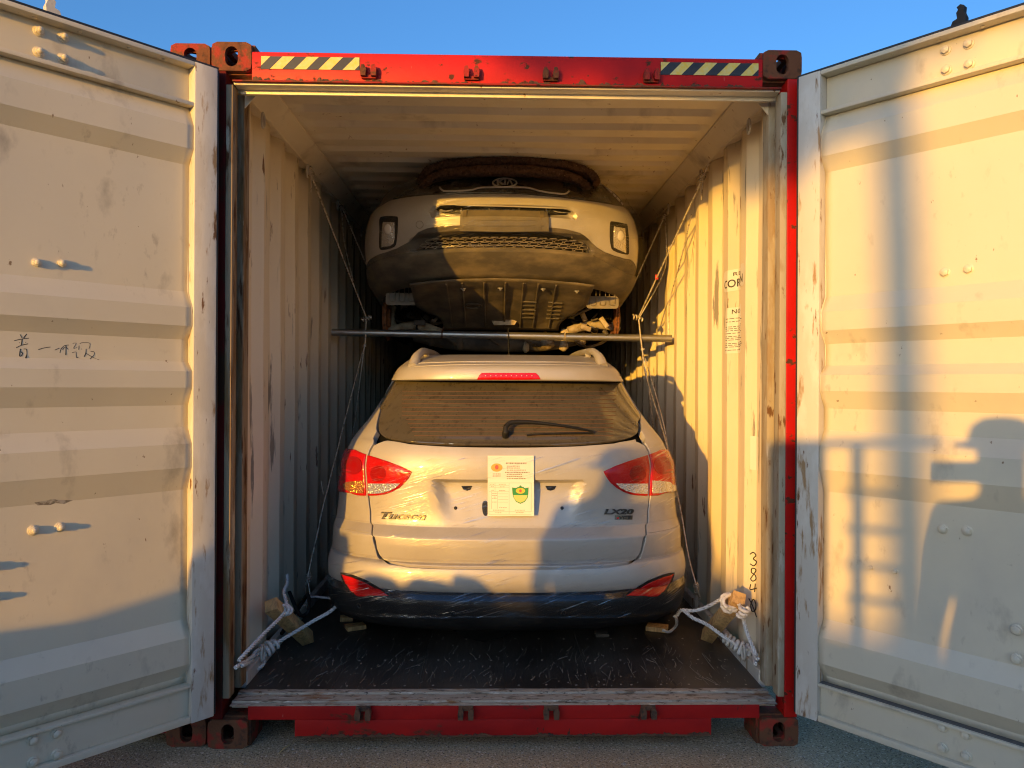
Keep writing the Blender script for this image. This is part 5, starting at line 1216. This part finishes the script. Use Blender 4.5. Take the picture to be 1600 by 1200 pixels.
m_wire_ = mat('lashing_wire_steel', (.72, .66, .55), .45, .5, layers=[((.25, .21, .15), 40, .5, .65, 5, .6)])
m_wireB = plain('black_wire', (.03, .028, .025), .5)
m_rope = mat('white_rope', (.78, .76, .71), .8, layers=[((.50, .48, .45), 60, .5, .68, 6, .9)], bump=((300, 300, 300), .5, .002), spec=.2)
def knot(mb, c, r, R_, turns=4, ax=(0, 0, 1), h=.03):
    ax = Vector(ax).normalized(); a = ax.orthogonal().normalized(); b = ax.cross(a); k = turns*12; rnd = random.Random(int(c[0]*1000)); P = []
    for i in range(k+1):
        t = i/k; w = t*turns*2*math.pi; q = R_*(1+.25*math.sin(w*1.7+c[0]*9)); P.append(Vector(c)+a*math.cos(w)*q+b*math.sin(w)*q+ax*(h*(t-.5)))
    mb.tube([tuple(p) for p in P], r, 6)
def wire(name, pts, r, label, cat, group=None, twist=False, knots=(), m=None, extra=()):
    P = spline(pts, 10) if len(pts) > 2 else np.array([np.array(pts[0])+(np.array(pts[1])-np.array(pts[0]))*t for t in np.linspace(0, 1, 12)])
    root = thing(name, tuple(P[0]), label, cat, group); mb = MB()
    if twist: twisted(mb, P, r, r*7, 3)
    else: mb.tube(P, r, 7)
    for e in extra: mb.tube(spline(e, 6) if len(e) > 2 else np.array(e), r*.85, 6)
    st = mb.build('strand', m or m_wire_, root, 70)
    if len(mb.v) and (twist or extra): st['kind'] = 'stuff'
    for k in knots:
        mb = MB(); knot(mb, *k); mb.build('knot', m or m_wire_, root, 70)
    return root
X1 = 1.128
# upper lashings from the roof rings to the hubs of the upper car
a = at_x(483, 262, -X1); b = at_y(573, 498, 2.02)
wire('lashing_wire', [a, a+(b-a)*.03+np.array([0, 0, -.01]), b], .0052, 'near left lashing wire from roof ring down to the pipe', 'wire', 'lashing wires', knots=[(tuple(a+(b-a)*.02), .004, .013, 5, tuple(b-a), .05), (tuple(b), .004, .014, 4, (1, .2, .4), .07)],
     extra=[[a+(b-a)*.02, at_x(487, 275, -X1+.01), at_x(486, 300, -X1+.006)]], m=m_wire_)
a2 = at_x(534, 322, -X1); b2 = at_y(586, 445, 2.35)
wire('lashing_wire', [a2, b2], .0056, 'far left lashing wire running up to the roof beside the upper car', 'wire', 'lashing wires', knots=[(tuple(a2+(b2-a2)*.03), .004, .014, 4, tuple(b2-a2), .05)], extra=[[a2, at_y(537, 370, a2[1]+.05), at_y(544, 405, a2[1]+.03), at_y(552, 438, a2[1])]])
a3 = at_x(1101, 268, X1-.004); b3 = at_y(997, 497, 2.02)
wire('lashing_wire', [a3, a3+(b3-a3)*.03+np.array([0, 0, -.01]), b3], .0052, 'near right sunlit lashing wire from roof ring down to the pipe', 'wire', 'lashing wires', knots=[(tuple(a3+(b3-a3)*.03), .004, .014, 5, tuple(b3-a3), .05), (tuple(b3), .0045, .014, 4, (1, .1, -.3), .08)],
     extra=[[a3+(b3-a3)*.03, at_x(1098, 285, X1-.012), at_x(1096, 312, X1-.008)], [at_x(1080, 335, X1-.01), at_x(1069, 385, X1-.015), at_x(1060, 420, X1-.012), at_x(1047, 470, X1-.015), at_x(1045, 520, X1-.015)]])
a4 = at_x(1039, 336, X1); b4 = at_y(990, 445, 2.3)
wire('lashing_wire', [a4, b4], .0056, 'far right lashing wire running up to the roof beside the upper car', 'wire', 'lashing wires', knots=[(tuple(a4+(b4-a4)*.02), .004, .014, 4, tuple(b4-a4), .05)], extra=[[a4, at_y(1041, 390, a4[1]+.01), at_y(1035, 430, a4[1]-.03), at_y(998, 498, 2.04)]])
# red tag on the right wire
# lower lashings from the hubs to the floor rings
c1 = b+np.array([0, -.02, -.01]); d1 = at_x(474, 945, -1.105); e1 = at_y(549, 700, 2.1)
wire('lashing_wire', [c1, at_y(570, 540, 1.93), at_y(561, 572, 1.85), at_y(509, 776, 1.2), at_y(497, 830, 1.1), at_y(480, 905, .99), d1], .0044, 'left lower lashing wire slanting from the pipe to the floor beside the car', 'wire', 'lashing wires', knots=[(tuple(at_y(570, 540, 1.93)), .003, .009, 3, (0, 0, 1), .012), (tuple(at_y(482, 903, 1.0)), .003, .012, 5, (.2, -.3, 1), .06)],
     extra=[[at_y(569, 542, 1.93), at_y(562, 600, 1.95), e1], [at_y(506, 772, 1.2), at_y(503, 760, 1.19), at_y(502, 752, 1.19)], [at_y(480, 905, .99), at_y(484, 925, .97), at_y(482, 940, .96), at_y(472, 948, .95)]])
c2 = b3+np.array([0, -.02, -.01]); d2 = at_x(1094, 935, 1.105)
wire('lashing_wire', [c2, at_y(1003, 543, 1.93), at_y(1010, 590, 1.8), at_y(1040, 690, 1.45), at_y(1062, 790, 1.22), at_y(1076, 870, 1.08), at_y(1090, 922, 1.0), d2], .0048, 'right lower lashing wire slanting from the pipe to the floor beside the car', 'wire', 'lashing wires', knots=[(tuple(at_y(1004, 546, 1.93)), .003, .010, 3, (.2, 0, 1), .012), (tuple(at_y(1088, 918, 1.02)), .003, .012, 5, (-.2, -.3, 1), .06)],
     extra=[[at_y(1004, 548, 1.93), at_y(1014, 610, 1.9), at_y(1022, 680, 2.0)], [at_y(1008, 560, 1.92), at_y(1036, 660, 1.6), at_y(1046, 720, 1.5)]])
for i, (pt, n_) in enumerate((((1037, 425), 0),)):
    p = a3+(b3-a3)*.68; mb = MB(); mb.bbox((-.010, -.003, -.016), (.010, .003, .016), .002, ((1,0,0),(0,1,0),(0,0,1)), p); o = mb.build('plastic_tag', plain('red_tag', (.55, .03, .02), .5)); tag(o, 'small red plastic tag on the near right lashing wire', 'tag')

# timber struts leaning between floor and wall
m_wood = mat('fresh_timber', (.66, .42, .17), .7, layers=[((.46, .27, .11), (60, 60, 9), .45, .62, 7, .75), ((.20, .10, .04), (14, 14, 14), .66, .72, 4, .8)], bump=((90, 90, 12), .3, .003))
def beam(name, p0, p1, w, up, label, group):
    p0, p1 = np.array(p0), np.array(p1); d = p1-p0; L = np.linalg.norm(d); d /= L; up = np.array(up, float); up -= d*(up @ d); up /= np.linalg.norm(up); s = np.cross(d, up)
    root = thing(name, tuple(p0), label, 'timber', group); mb = MB(); mb.bbox((0, -w/2, -w/2), (L, w/2, w/2), .003, (d, s, up), p0); mb.build('post', m_wood, root, 40); return root, d, s, up
l0 = at_z(481, 998, .222); l1 = at_x(423, 945, -1.078)
bL = beam('timber_post', l0, l1, .060, (.6, -.5, .7), 'short square timber post leaning at the left wall, bound with white rope', 'timber posts')
r0 = at_z(1105, 994, .222); r1 = at_x(1155, 934, 1.078)
bR = beam('timber_post', r0, r1, .060, (-.6, -.5, .7), 'short square timber post leaning at the right wall, bound with white rope', 'timber posts')
def rope(paths, label, knots=(), r=.0085, group='white ropes'):
    root = thing('rope', tuple(np.array(paths[0][0])), label, 'rope', group)
    for p in paths:
        mb = MB(); twisted(mb, spline(p, 10), r, r*6.5, 3, 6); mb.build('length', m_rope, root, 80)['kind'] = 'stuff'
    for k in knots: mb = MB(); knot(mb, *k); mb.build('knot', m_rope, root, 80)
    return root
# left: from the floor ring over the post up to the wall, and from the ring to the car
fl = at_x(373, 1032, -1.10); on = l0+(l1-l0)*.70+np.array([.025, -.035, .035])
rope([[fl, (fl+on)/2+np.array([.0, -.005, 0]), on, at_x(444, 925, -1.07), at_x(449, 912, -1.09), at_x(449, 898, -1.11)]], 'white rope tied round the left timber post from floor ring to wall', [(tuple(on), .008, .020, 3, tuple(l1-l0), .03)])
kn = at_z(418, 1014, .255)
rope([[at_y(530, 944, .60), at_y(512, 958, .58), at_y(490, 970, .56), at_y(465, 985, .52), at_y(440, 1000, .47), kn], [kn, at_z(395, 1026, .26), at_x(368, 1043, -1.10)], [kn+np.array([0, -.01, .01]), at_z(400, 1018, .27), at_z(390, 1034, .25), at_x(378, 1040, -1.09)], [at_z(408, 1024, .22), at_z(413, 1035, .205), at_z(405, 1044, .205), at_z(398, 1040, .21)]],
     'white rope stretched over the floor from the left ring to the car', [(tuple(kn), .009, .024, 4, tuple(np.array(kn)-at_z(465, 985, .3)), .10)])
rope([[at_y(482, 932, .95), at_y(500, 933, .92), at_y(520, 935, .88)]], 'short length of white rope in the gap left of the car', r=.006)
mb = MB(); P = spline([at_x(452, 925, -1.11), at_y(468, 960, .72), at_y(482, 955, .70), at_y(481, 930, .8), at_y(470, 945, .85), at_y(450, 975, .68), at_y(440, 990, .6)], 8); mb.tube(P, .010, 8); o = mb.build('hose', m_blackp); tag(o, 'dark hose curled on the floor behind the left timber post', 'hose')
# right: big hitch on the post
onR = r0+(r1-r0)*.78+np.array([-.02, -.035, .03]); eye = at_y(1066, 953, .60); flr = at_x(1184, 1030, 1.10)
rope([[eye, at_y(1085, 954, .58), at_y(1105, 948, .55), at_y(1130, 934, .50), at_y(1143, 930, .46), onR+np.array([.02, 0, .02]), at_x(1163, 955, 1.08)], [at_x(1160, 962, 1.075), at_x(1166, 985, 1.085), at_x(1176, 1010, 1.09), at_x(1182, 1024, 1.095)]],
     'white rope hitched round the top of the right timber post', [(tuple(onR), .009, .036, 4, tuple(r1-r0), .045), (tuple(at_x(1161, 957, 1.07)), .008, .018, 3, (.2, -.4, 1), .05)])
knr = at_z(1166, 1018, .25)
rope([[at_y(1058, 961, .66), eye, at_y(1082, 965, .56), at_y(1105, 976, .53), at_y(1130, 994, .47), knr], [knr, at_z(1172, 1012, .29), flr], [knr+np.array([0, -.02, .01]), at_z(1178, 1026, .235), flr+np.array([-.01, 0, -.02])]],
     'white rope with thick knots stretched from the car to the right floor ring', [(tuple(knr), .010, .024, 5, tuple(np.array(knr)-at_y(1130, 994, .47)), .11), (tuple(at_z(1143, 1003, .255)), .009, .020, 4, tuple(np.array(knr)-at_y(1130, 994, .47)), .08)])
rope([[at_y(1036, 985, .75), at_z(1046, 987, .21), at_z(1056, 978, .22), at_y(1057, 967, .70), at_y(1053, 962, .68)]], 'loop of white rope hanging under the right end of the bumper', r=.007)
# wedges under the tyres
def wedge(c, sz, rz, label):
    root = thing('wheel_chock', tuple(c), label, 'chock', 'timber chocks under the lower car'); mb = MB(); a = R(rz); U = np.array([math.cos(a), math.sin(a), 0]); Vv = np.array([-math.sin(a), math.cos(a), 0])
    mb.bbox((-sz[0], -sz[1], .0), (sz[0], sz[1], sz[2]), .003, (U, Vv, np.array([0, 0, 1.])), c); mb.build('block', m_wood, root, 40)
wedge(at_z(549, 988, .1915)+np.array([.01, .06, 0]), (.05, .035, .022), 25, 'pale timber chock under the left rear of the lower car'); wedge(at_z(536, 978, .1915)+np.array([0, .1, 0]), (.035, .03, .022), 10, 'small timber chock beside the left rear wheel, half hidden')
wedge(at_z(1030, 989, .1915)+np.array([0, .05, 0]), (.055, .04, .024), -20, 'orange timber chock under the right rear of the lower car')
mb = MB(); p = at_z(940, 993, .1915); mb.bbox((-.035, -.03, 0), (.035, .03, .018), .003, ((1,0,0),(0,1,0),(0,0,1)), p); o = mb.build('wood_block', mat('grey_wood', (.08, .066, .05), .8)); tag(o, 'grey wood block on the floor under the exhaust', 'wood block')

# ------------------------------------------------------------------ paper on the tailgate
m_paper = plain('paper', (.80, .74, .62), .8)
pr = thing('paper_sheet', tuple(TS.pt(798, 760, .03)), 'printed paper sheet taped to the tailgate, with a green shield emblem', 'paper')
PP = lambda x, y, o_=0.: at_plane(x, y, np.array(TS.pt(798, 722, .012)), np.array([.0, -1, .03])) + np.array([0, -.0008-o_, 0])
def sheet(name, pts, m, lay, par):
    P = [PP(x, y, lay) for x, y in pts]; P2 = [p+np.array([0, .0005, 0]) for p in P]; n = len(P)
    return obj(name, P+P2, [list(range(n)), list(range(n, 2*n))[::-1]]+[(i, i+n, (i+1) % n+n, (i+1) % n) for i in range(n)], m, par)
sheet('sheet', [(762, 712), (834, 712), (834.5, 806), (762, 806.5)], m_paper, 0, pr)
tr = lambda x, y: (750+x/10, 700+y/10)
ell = lambda cx_, cy_, rx, ry: [tr(cx_+rx*math.cos(t), cy_+ry*math.sin(t)) for t in np.linspace(0, 2*math.pi, 24, endpoint=False)]
lg = sheet('printed_logo', ell(262, 305, 90, 65), plain('print_orange', (.72, .38, .07), .7), .0008, pr)
sheet('logo_mark', ell(262, 300, 28, 36), plain('print_red', (.60, .10, .07), .7), .0016, lg)
em_ = sheet('printed_shield', [tr(*p) for p in ((500, 615), (560, 625), (595, 605), (605, 610), (630, 580), (660, 610), (675, 605), (700, 628), (760, 615), (755, 720), (742, 780), (700, 840), (630, 872), (565, 840), (525, 780), (508, 720))], plain('print_green', (.03, .26, .07), .7), .0008, pr)
sheet('shield_base', [tr(*p) for p in ((522, 735), (742, 735), (728, 785), (690, 830), (630, 855), (572, 830), (535, 785))], plain('print_lime', (.52, .58, .16), .7), .0016, em_)
sheet('shield_oval', ell(632, 668, 72, 44), plain('print_yellow', (.70, .50, .05), .7), .0016, em_)
sheet('shield_mark', ell(632, 668, 20, 24), bpy.data.materials['print_red'], .0024, em_)
m_txt = plain('print_grey', (.30, .24, .17), .8); mb = MB(); rnd = random.Random(9)
def dash(x0, x1, y, h=11):
    x = x0
    while x < x1:
        w = rnd.uniform(10, 26); P = [PP(*tr(a, b), .0008) for a, b in ((x, y), (min(x+w, x1), y), (min(x+w, x1), y-h), (x, y-h))]; mb.add(P, [(0, 1, 2, 3)]); x += w+rnd.uniform(5, 9)
for (x0, x1, y, h) in ((405, 725, 250, 24), (420, 620, 290, 14), (420, 630, 320, 14), (420, 715, 352, 14), (390, 780, 390, 18), (420, 660, 418, 14), (415, 660, 450, 14), (420, 715, 485, 14), (200, 320, 412, 14), (200, 320, 445, 16), (160, 225, 570, 8), (295, 400, 570, 8), (170, 215, 608, 8), (310, 385, 610, 8), (180, 215, 665, 10), (300, 395, 670, 10), (190, 270, 712, 8), (190, 270, 745, 8), (215, 245, 770, 8), (190, 265, 790, 8), (190, 260, 848, 8), (300, 420, 935, 8), (205, 385, 975, 10), (545, 700, 975, 8), (240, 340, 1015, 8), (560, 680, 1012, 8)): dash(x0, x1, y, h)
def rule(a, b): 
    (x0, y0), (x1, y1) = a, b; d = 1.6; P = [PP(*tr(*q), .0008) for q in (((x0, y0-d), (x1, y0-d), (x1, y0+d), (x0, y0+d)) if abs(y1-y0) < 2 else ((x0-d, y0), (x0+d, y0), (x0+d, y1), (x0-d, y1)))]; mb.add(P, [(0, 1, 2, 3)])
for y in (545, 582, 612, 682, 995, 1035): rule((140, y), (455 if y < 900 else 800, y))
for y in (715, 762, 805, 845): rule((285, y), (440, y))
for x, ya, yb in ((140, 545, 1035), (235, 545, 682), (455, 545, 1035), (800, 545, 995), (275, 682, 950), (180, 682, 950)): rule((x, ya), (x, yb))
rule((455, 545), (800, 545))
t_ = obj('printed_text', mb.v, mb.f, m_txt, pr); t_['kind'] = 'stuff'
# ================================================================== behind the camera: what throws the shadows
def person(name, base, joints, radii, edges, label, cloth, scale=1.):
    """one continuous skinned figure"""
    me = bpy.data.meshes.new('person'); J = {k: i for i, k in enumerate(joints)}
    root = thing(name, base, label, 'person')
    me.from_pydata([tuple(np.array(v)) for v in joints.values()], [(J[a], J[b]) for a, b in edges], [])
    o = bpy.data.objects.new('body', me); COL.objects.link(o); o.parent = root; ORG[o.name] = Vector(base)
    md = o.modifiers.new('skin', 'SKIN'); md.use_smooth_shade = True
    for k, i in J.items():
        sv = me.skin_vertices[0].data[i]; r = radii[k]; sv.radius = r if isinstance(r, tuple) else (r, r); sv.use_root = (k == 'pelvis')
    o.modifiers.new('sub', 'SUBSURF').render_levels = 2; me.materials.append(cloth)
    return root
m_cloth1 = plain('dark_jacket', (.03, .035, .05), .9); m_cloth2 = plain('work_jacket', (.10, .07, .04), .9)
m_skin = plain('skin_tone', (.45, .28, .19), .6)
def figure(base, hands, label, cloth, head=(0, 0, 1.60), cap=True, girth=1.):
    # local space: facing +Y
    j = {'pelvis': (0, 0, .95), 'waist': (0, 0, 1.08), 'chest': (0, .01, 1.30), 'neck': (0, .0, 1.45), 'skull': (head[0], head[1]+.01, head[2]-.06), 'crown': (head[0], head[1], head[2]+.03)}
    r = {'pelvis': (.16*girth, .12), 'waist': (.145*girth, .11), 'chest': (.165, .12), 'neck': .06, 'skull': (.075, .088), 'crown': (.072, .085)}
    e = [('pelvis', 'waist'), ('waist', 'chest'), ('chest', 'neck'), ('neck', 'skull'), ('skull', 'crown')]
    for s, n in ((-1, 'l'), (1, 'r')):
        j.update({n+'hip': (s*.10, 0, .88), n+'knee': (s*.115, .02, .50), n+'ankle': (s*.12, -.02, .09), n+'toe': (s*.14, .13, .045), n+'sh': (s*.185, 0, 1.40), n+'el': hands[n][0], n+'wr': hands[n][1], n+'pa': hands[n][2]})
        r.update({n+'hip': .095, n+'knee': .068, n+'ankle': .05, n+'toe': .04, n+'sh': .070, n+'el': .050, n+'wr': .034, n+'pa': (.022, .04)})
        e += [('pelvis', n+'hip'), (n+'hip', n+'knee'), (n+'knee', n+'ankle'), (n+'ankle', n+'toe'), ('chest', n+'sh'), (n+'sh', n+'el'), (n+'el', n+'wr'), (n+'wr', n+'pa')]
        pa = np.array(hands[n][2]); wr = np.array(hands[n][1]); d = (pa-wr)/np.linalg.norm(pa-wr); sd = np.cross(d, [0, 0, 1.]); sd /= np.linalg.norm(sd)+1e-9; upv = np.cross(sd, d)
        for k in range(4):
            f0 = pa+d*.035+upv*(.028-.018*k); f1 = f0+d*(.035, .04, .037, .03)[k]-np.array([s*.012, 0, 0]); f2 = f1+d*.012-np.array([s*.024, 0, 0])
            for q, v in enumerate((f0, f1, f2)): j['%sf%d%d' % (n, k, q)] = tuple(v); r['%sf%d%d' % (n, k, q)] = .0095-.001*q
            e += [(n+'pa', '%sf%d0' % (n, k)), ('%sf%d0' % (n, k), '%sf%d1' % (n, k)), ('%sf%d1' % (n, k), '%sf%d2' % (n, k))]
        t0 = pa+upv*.035-np.array([s*.01, 0, 0]); t1 = t0+d*.03-np.array([s*.02, 0, 0]); j[n+'t0'] = tuple(t0); j[n+'t1'] = tuple(t1); r[n+'t0'] = .011; r[n+'t1'] = .009; e += [(n+'pa', n+'t0'), (n+'t0', n+'t1')]
    root = person('person', base, j, r, e, label, cloth)
    B = np.array(base)
    if cap:
        h = B+np.array(head); mb = MB(); mb.lathe([(.098, -.005), (.100, .03), (.088, .075), (.055, .10), (.001, .108)], h, (0, 0, 1), 20)
        mb.prism([(-.085, .05), (-.075, .15), (-.03, .185), (.03, .185), (.075, .15), (.085, .05)], .012, h+np.array([0, 0, -.008]), ((1,0,0),(0,1,0),(0,0,1))); mb.build('cap', m_cloth1, root, 60)
    return root
# the one who takes the picture, phone held up at eye level
fb = (-.108, -3.62, 0)
def loc(p): return (p[0]-fb[0], p[1]-fb[1], p[2])
figure(fb, {'l': [(-.235, -.02, 1.12), (-.245, .04, .88), (-.24, .06, .80)], 'r': [(.22, .10, 1.13), (.215, .32, 1.37), loc((.082, -3.235, 1.455))]}, 'person in a dark jacket and cap behind the viewpoint, holding a phone up', m_cloth1, head=(-.01, .0, 1.635))
ph = thing('phone', (-.02, -3.19, 1.49), 'dark phone held sideways at the viewpoint', 'phone'); mb = MB(); mb.bbox((-.094, -3.184, 1.466), (.068, -3.176, 1.540), .003); mb.build('case', m_glossblack, ph)
mb = MB(); mb.bbox((-.09, -3.186, 1.470), (.064, -3.1845, 1.536), .0005); mb.build('screen', plain('phone_screen', (.02, .02, .025), .1), ph)
figure((-2.15, -4.05, 0), {'l': [(-.26, -.06, 1.24), (-.20, .10, 1.05), (-.17, .12, .98)], 'r': [(.25, -.03, 1.15), (.22, .06, .93), (.215, .08, .84)]}, 'person in a brown work jacket standing by the crates', m_cloth2, head=(.07, 0, 1.615), girth=1.4)
# unseen crates added for their shadow, with shaped blocks on top
def crate(x0, x1, y, z, label):
    x0 -= .014; x1 -= .014; root = thing('crate', (x0, y, 0), label, 'crate', 'crates added for their shadow'); n = max(3, int(z/.14)); h = z/n
    for i in range(n):
        mb = MB(); mb.bbox((x0, y, i*h+.004), (x1, y+.02, (i+1)*h-.004), .002); mb.build('plank', m_wood, root); mb = MB(); mb.bbox((x0, y-.5, i*h+.004), (x1, y-.48, (i+1)*h-.004), .002); mb.build('plank', m_wood, root)
    for xx in (x0, x1-.04): mb = MB(); mb.box((xx, y-.479, .01), (xx+.04, y-.001, z-.01)); mb.build('end_panel', m_wood, root)
    mb = MB(); mb.box((x0+.041, y-.478, z-.03), (x1-.041, y-.002, z-.002)); mb.build('lid', m_wood, root)
crate(-3.02, -2.40, -3.5, .975, 'lower unseen wooden crate added for its shadow, nearer the viewpoint'); crate(-3.75, -3.10, -3.5, 1.0, 'taller unseen wooden crate added for its shadow, farther from the viewpoint')
def can(x, y, z, r, h, label, m_=m_redrust):
    root = thing('oil_can', (x, y, z), label, 'can', 'cans on the crates'); mb = MB(); mb.lathe([(r, .001), (r, h*.8), (r*.6, h*.92), (r*.25, h), (r*.2, h)], (x, y, z), (0, 0, 1), 18); mb.build('drum', m_, root, 40)
def shadow_shape(poly, y, label, m_=m_redrust):  # added solid cut to a shadow outline, set on a crate
    poly = [(p_-.014, q_) for p_, q_ in poly]; x0, z0 = poly[0]; root = thing('shadow_block', (x0, y, z0), label, 'shadow block', 'shadow blocks added on the crates'); mb = MB(); mb.prism(poly, -.16, (0, y, 0)); mb.build('case', m_, root)
shadow_shape([(-3.03, .976), (-2.845, .976), (-2.85, 1.02), (-2.88, 1.068), (-2.95, 1.066), (-2.99, 1.045), (-3.01, 1.05)], -3.55, 'added rusty block shaped for its shadow at the far end of the lower crate')
shadow_shape([(-2.80, .976), (-2.56, .976), (-2.60, 1.03), (-2.625, 1.062), (-2.70, 1.066), (-2.735, 1.03), (-2.77, 1.02)], -3.58, 'added rusty block shaped for its shadow in the middle of the lower crate')
shadow_shape([(-2.545, .976), (-2.41, .976), (-2.44, 1.03), (-2.475, 1.07), (-2.51, 1.088), (-2.525, 1.06), (-2.53, 1.0)], -3.6, 'added pointed rusty block shaped for its shadow at the near end of the lower crate')
shadow_shape([(-3.40, 1.001), (-3.22, 1.001), (-3.22, 1.25), (-3.26, 1.19), (-3.285, 1.14), (-3.30, 1.08)], -3.56, 'added steep-sided block shaped for its shadow on the taller crate')
# unseen ladder frame, added and shaped for the shadow it casts
ld = thing('shade_ladder', (-1.9, -5.5, 0), 'unseen steel platform ladder added behind the viewpoint to cast a shadow', 'ladder')
mb = MB(); mb.bbox((-2.162, -5.52, .05), (-1.902, -5.44, 1.885), .01); mb.build('side_panel', m_steel, ld)
mb = MB(); mb.tube([(-2.142, -5.48, 1.878), (-1.422, -5.48, 1.872)], .016, 10); mb.build('top_rail', m_steel, ld, 60)
for x, rr in ((-1.746, .026), (-1.442, .012)): mb = MB(); mb.tube([(x, -5.48, 0), (x, -5.48, 1.87 if rr > .02 else .9)], rr, 10); mb.build('upright', m_steel, ld, 60)
for z in (.3, .6, .85, 1.09, 1.27, 1.40, 1.54, 1.68): mb = MB(); mb.tube([(-1.792, -5.47, z), (-1.552, -5.47, z)], .014, 8); mb.build('rung', m_steel, ld, 60)
# unseen container row added to keep low sun off the lower parts
def shade_container(x0, y, c, label):
    m_ = mat('yard_paint_%d' % int(abs(x0)*10), c, .6, layers=[((.10, .05, .03), 3, .6, .7, 7, .9)])
    root = thing('shipping_container', (x0, y, 0), label, 'container', 'shade containers added across the yard'); V = []; F = []; xs = []; k = 0
    x = x0+.2
    while x < x0+12.0: xs += [(x, 0), (x+.07, 0), (x+.138, .036), (x+.208, .036)]; x += .276
    for a, d in xs: V += [(a, y-d, .15), (a, y-d, 2.75)]
    for i in range(len(xs)-1): F.append((2*i, 2*i+2, 2*i+3, 2*i+1))
    obj('side_wall', V, F, m_, root); mb = MB(); mb.box((x0+.1, y-2.40, .15), (x0+12.09, y-.05, 2.80)); mb.build('body_shell', m_, root)
    for xx in (x0, x0+12.03): mb = MB(); mb.bbox((xx, y-.14, .12), (xx+.16, y+.02, 2.778), .01); mb.build('corner_post', m_, root)
    for z in (.12, 2.76): mb = MB(); mb.bbox((x0+.161, y-.10, z-.06), (x0+12.029, y+.012, z+.06), .01); mb.build('side_rail', m_, root)
    for xx in (x0, x0+12.03):
        for z in (.001, 2.779): mb = MB(); mb.bbox((xx-.006, y-.17, z), (xx+.172, y+.03, z+.117), .012); mb.build('corner_casting', m_casting, root)
shade_container(-11.35, -20.0, (.05, .12, .22), 'unseen blue container added across the yard for its shade'); shade_container(-23.7, -20.0, (.08, .16, .10), 'unseen green container added across the yard for its shade')
shade_container(.95, -20.0, (.30, .30, .29), 'unseen grey container added across the yard, end of the shade row')
# unseen tree added for soft shade, crown lobes placed to suit
def tree(base, crown, label, seed):
    rnd = random.Random(seed); root = thing('tree', base, label, 'tree'); mb = MB(); bx_, by_, _ = base
    mb.tube(spline([(bx_, by_, 0), (bx_+.02, by_, 1.6), (bx_-.02, by_, 3.2), (bx_-.1, by_, 4.6), (bx_-.3, by_, 6.0)], 5), np.linspace(.11, .05, 21), 10)
    tops = []
    for (cx_, cz_, r_) in crown:
        mb.tube(spline([(bx_-.05, by_, 4.5), ((bx_+cx_)/2, by_, (4.6+cz_)/2+.15), (cx_, by_, cz_)], 6), np.linspace(.05, .02, 13), 7)
    mb.build('trunk', mat('bark', (.10, .075, .05), .9, bump=((20, 20, 5), .8, .02)), root, 60)
    mb = MB()
    for (cx_, cz_, r_) in crown:
        for i in range(int(1500*r_*r_)+260):
            v = np.array([rnd.gauss(0, 1) for _ in range(3)]); v /= np.linalg.norm(v); p = np.array([cx_, by_, cz_])+v*r_*rnd.random()**.45; u_ = np.array([rnd.gauss(0, 1) for _ in range(3)]); u_ /= np.linalg.norm(u_); w_ = np.cross(u_, v); w_ /= np.linalg.norm(w_)+1e-9; l = rnd.uniform(.07, .14)
            mb.add([p-u_*l, p+w_*l*.45, p+u_*l, p-w_*l*.45], [(0, 1, 2, 3)])
    o = obj('crown', mb.v, mb.f, mat('foliage', (.06, .09, .03), .7, var=((.09, .10, .03), 3)), root); o['kind'] = 'stuff'
tree((-7.16, -15, 0), [(-8.65, 4.79, .34), (-8.27, 4.76, .36), (-7.92, 4.68, .36), (-7.67, 4.48, .42), (-7.27, 4.75, .37), (-6.87, 4.76, .40), (-6.51, 4.74, .38), (-8.17, 5.4, .6), (-7.36, 5.5, .75), (-6.66, 5.4, .6), (-7.66, 6.2, .7)], 'unseen tree added behind the viewpoint for its shade', 4)
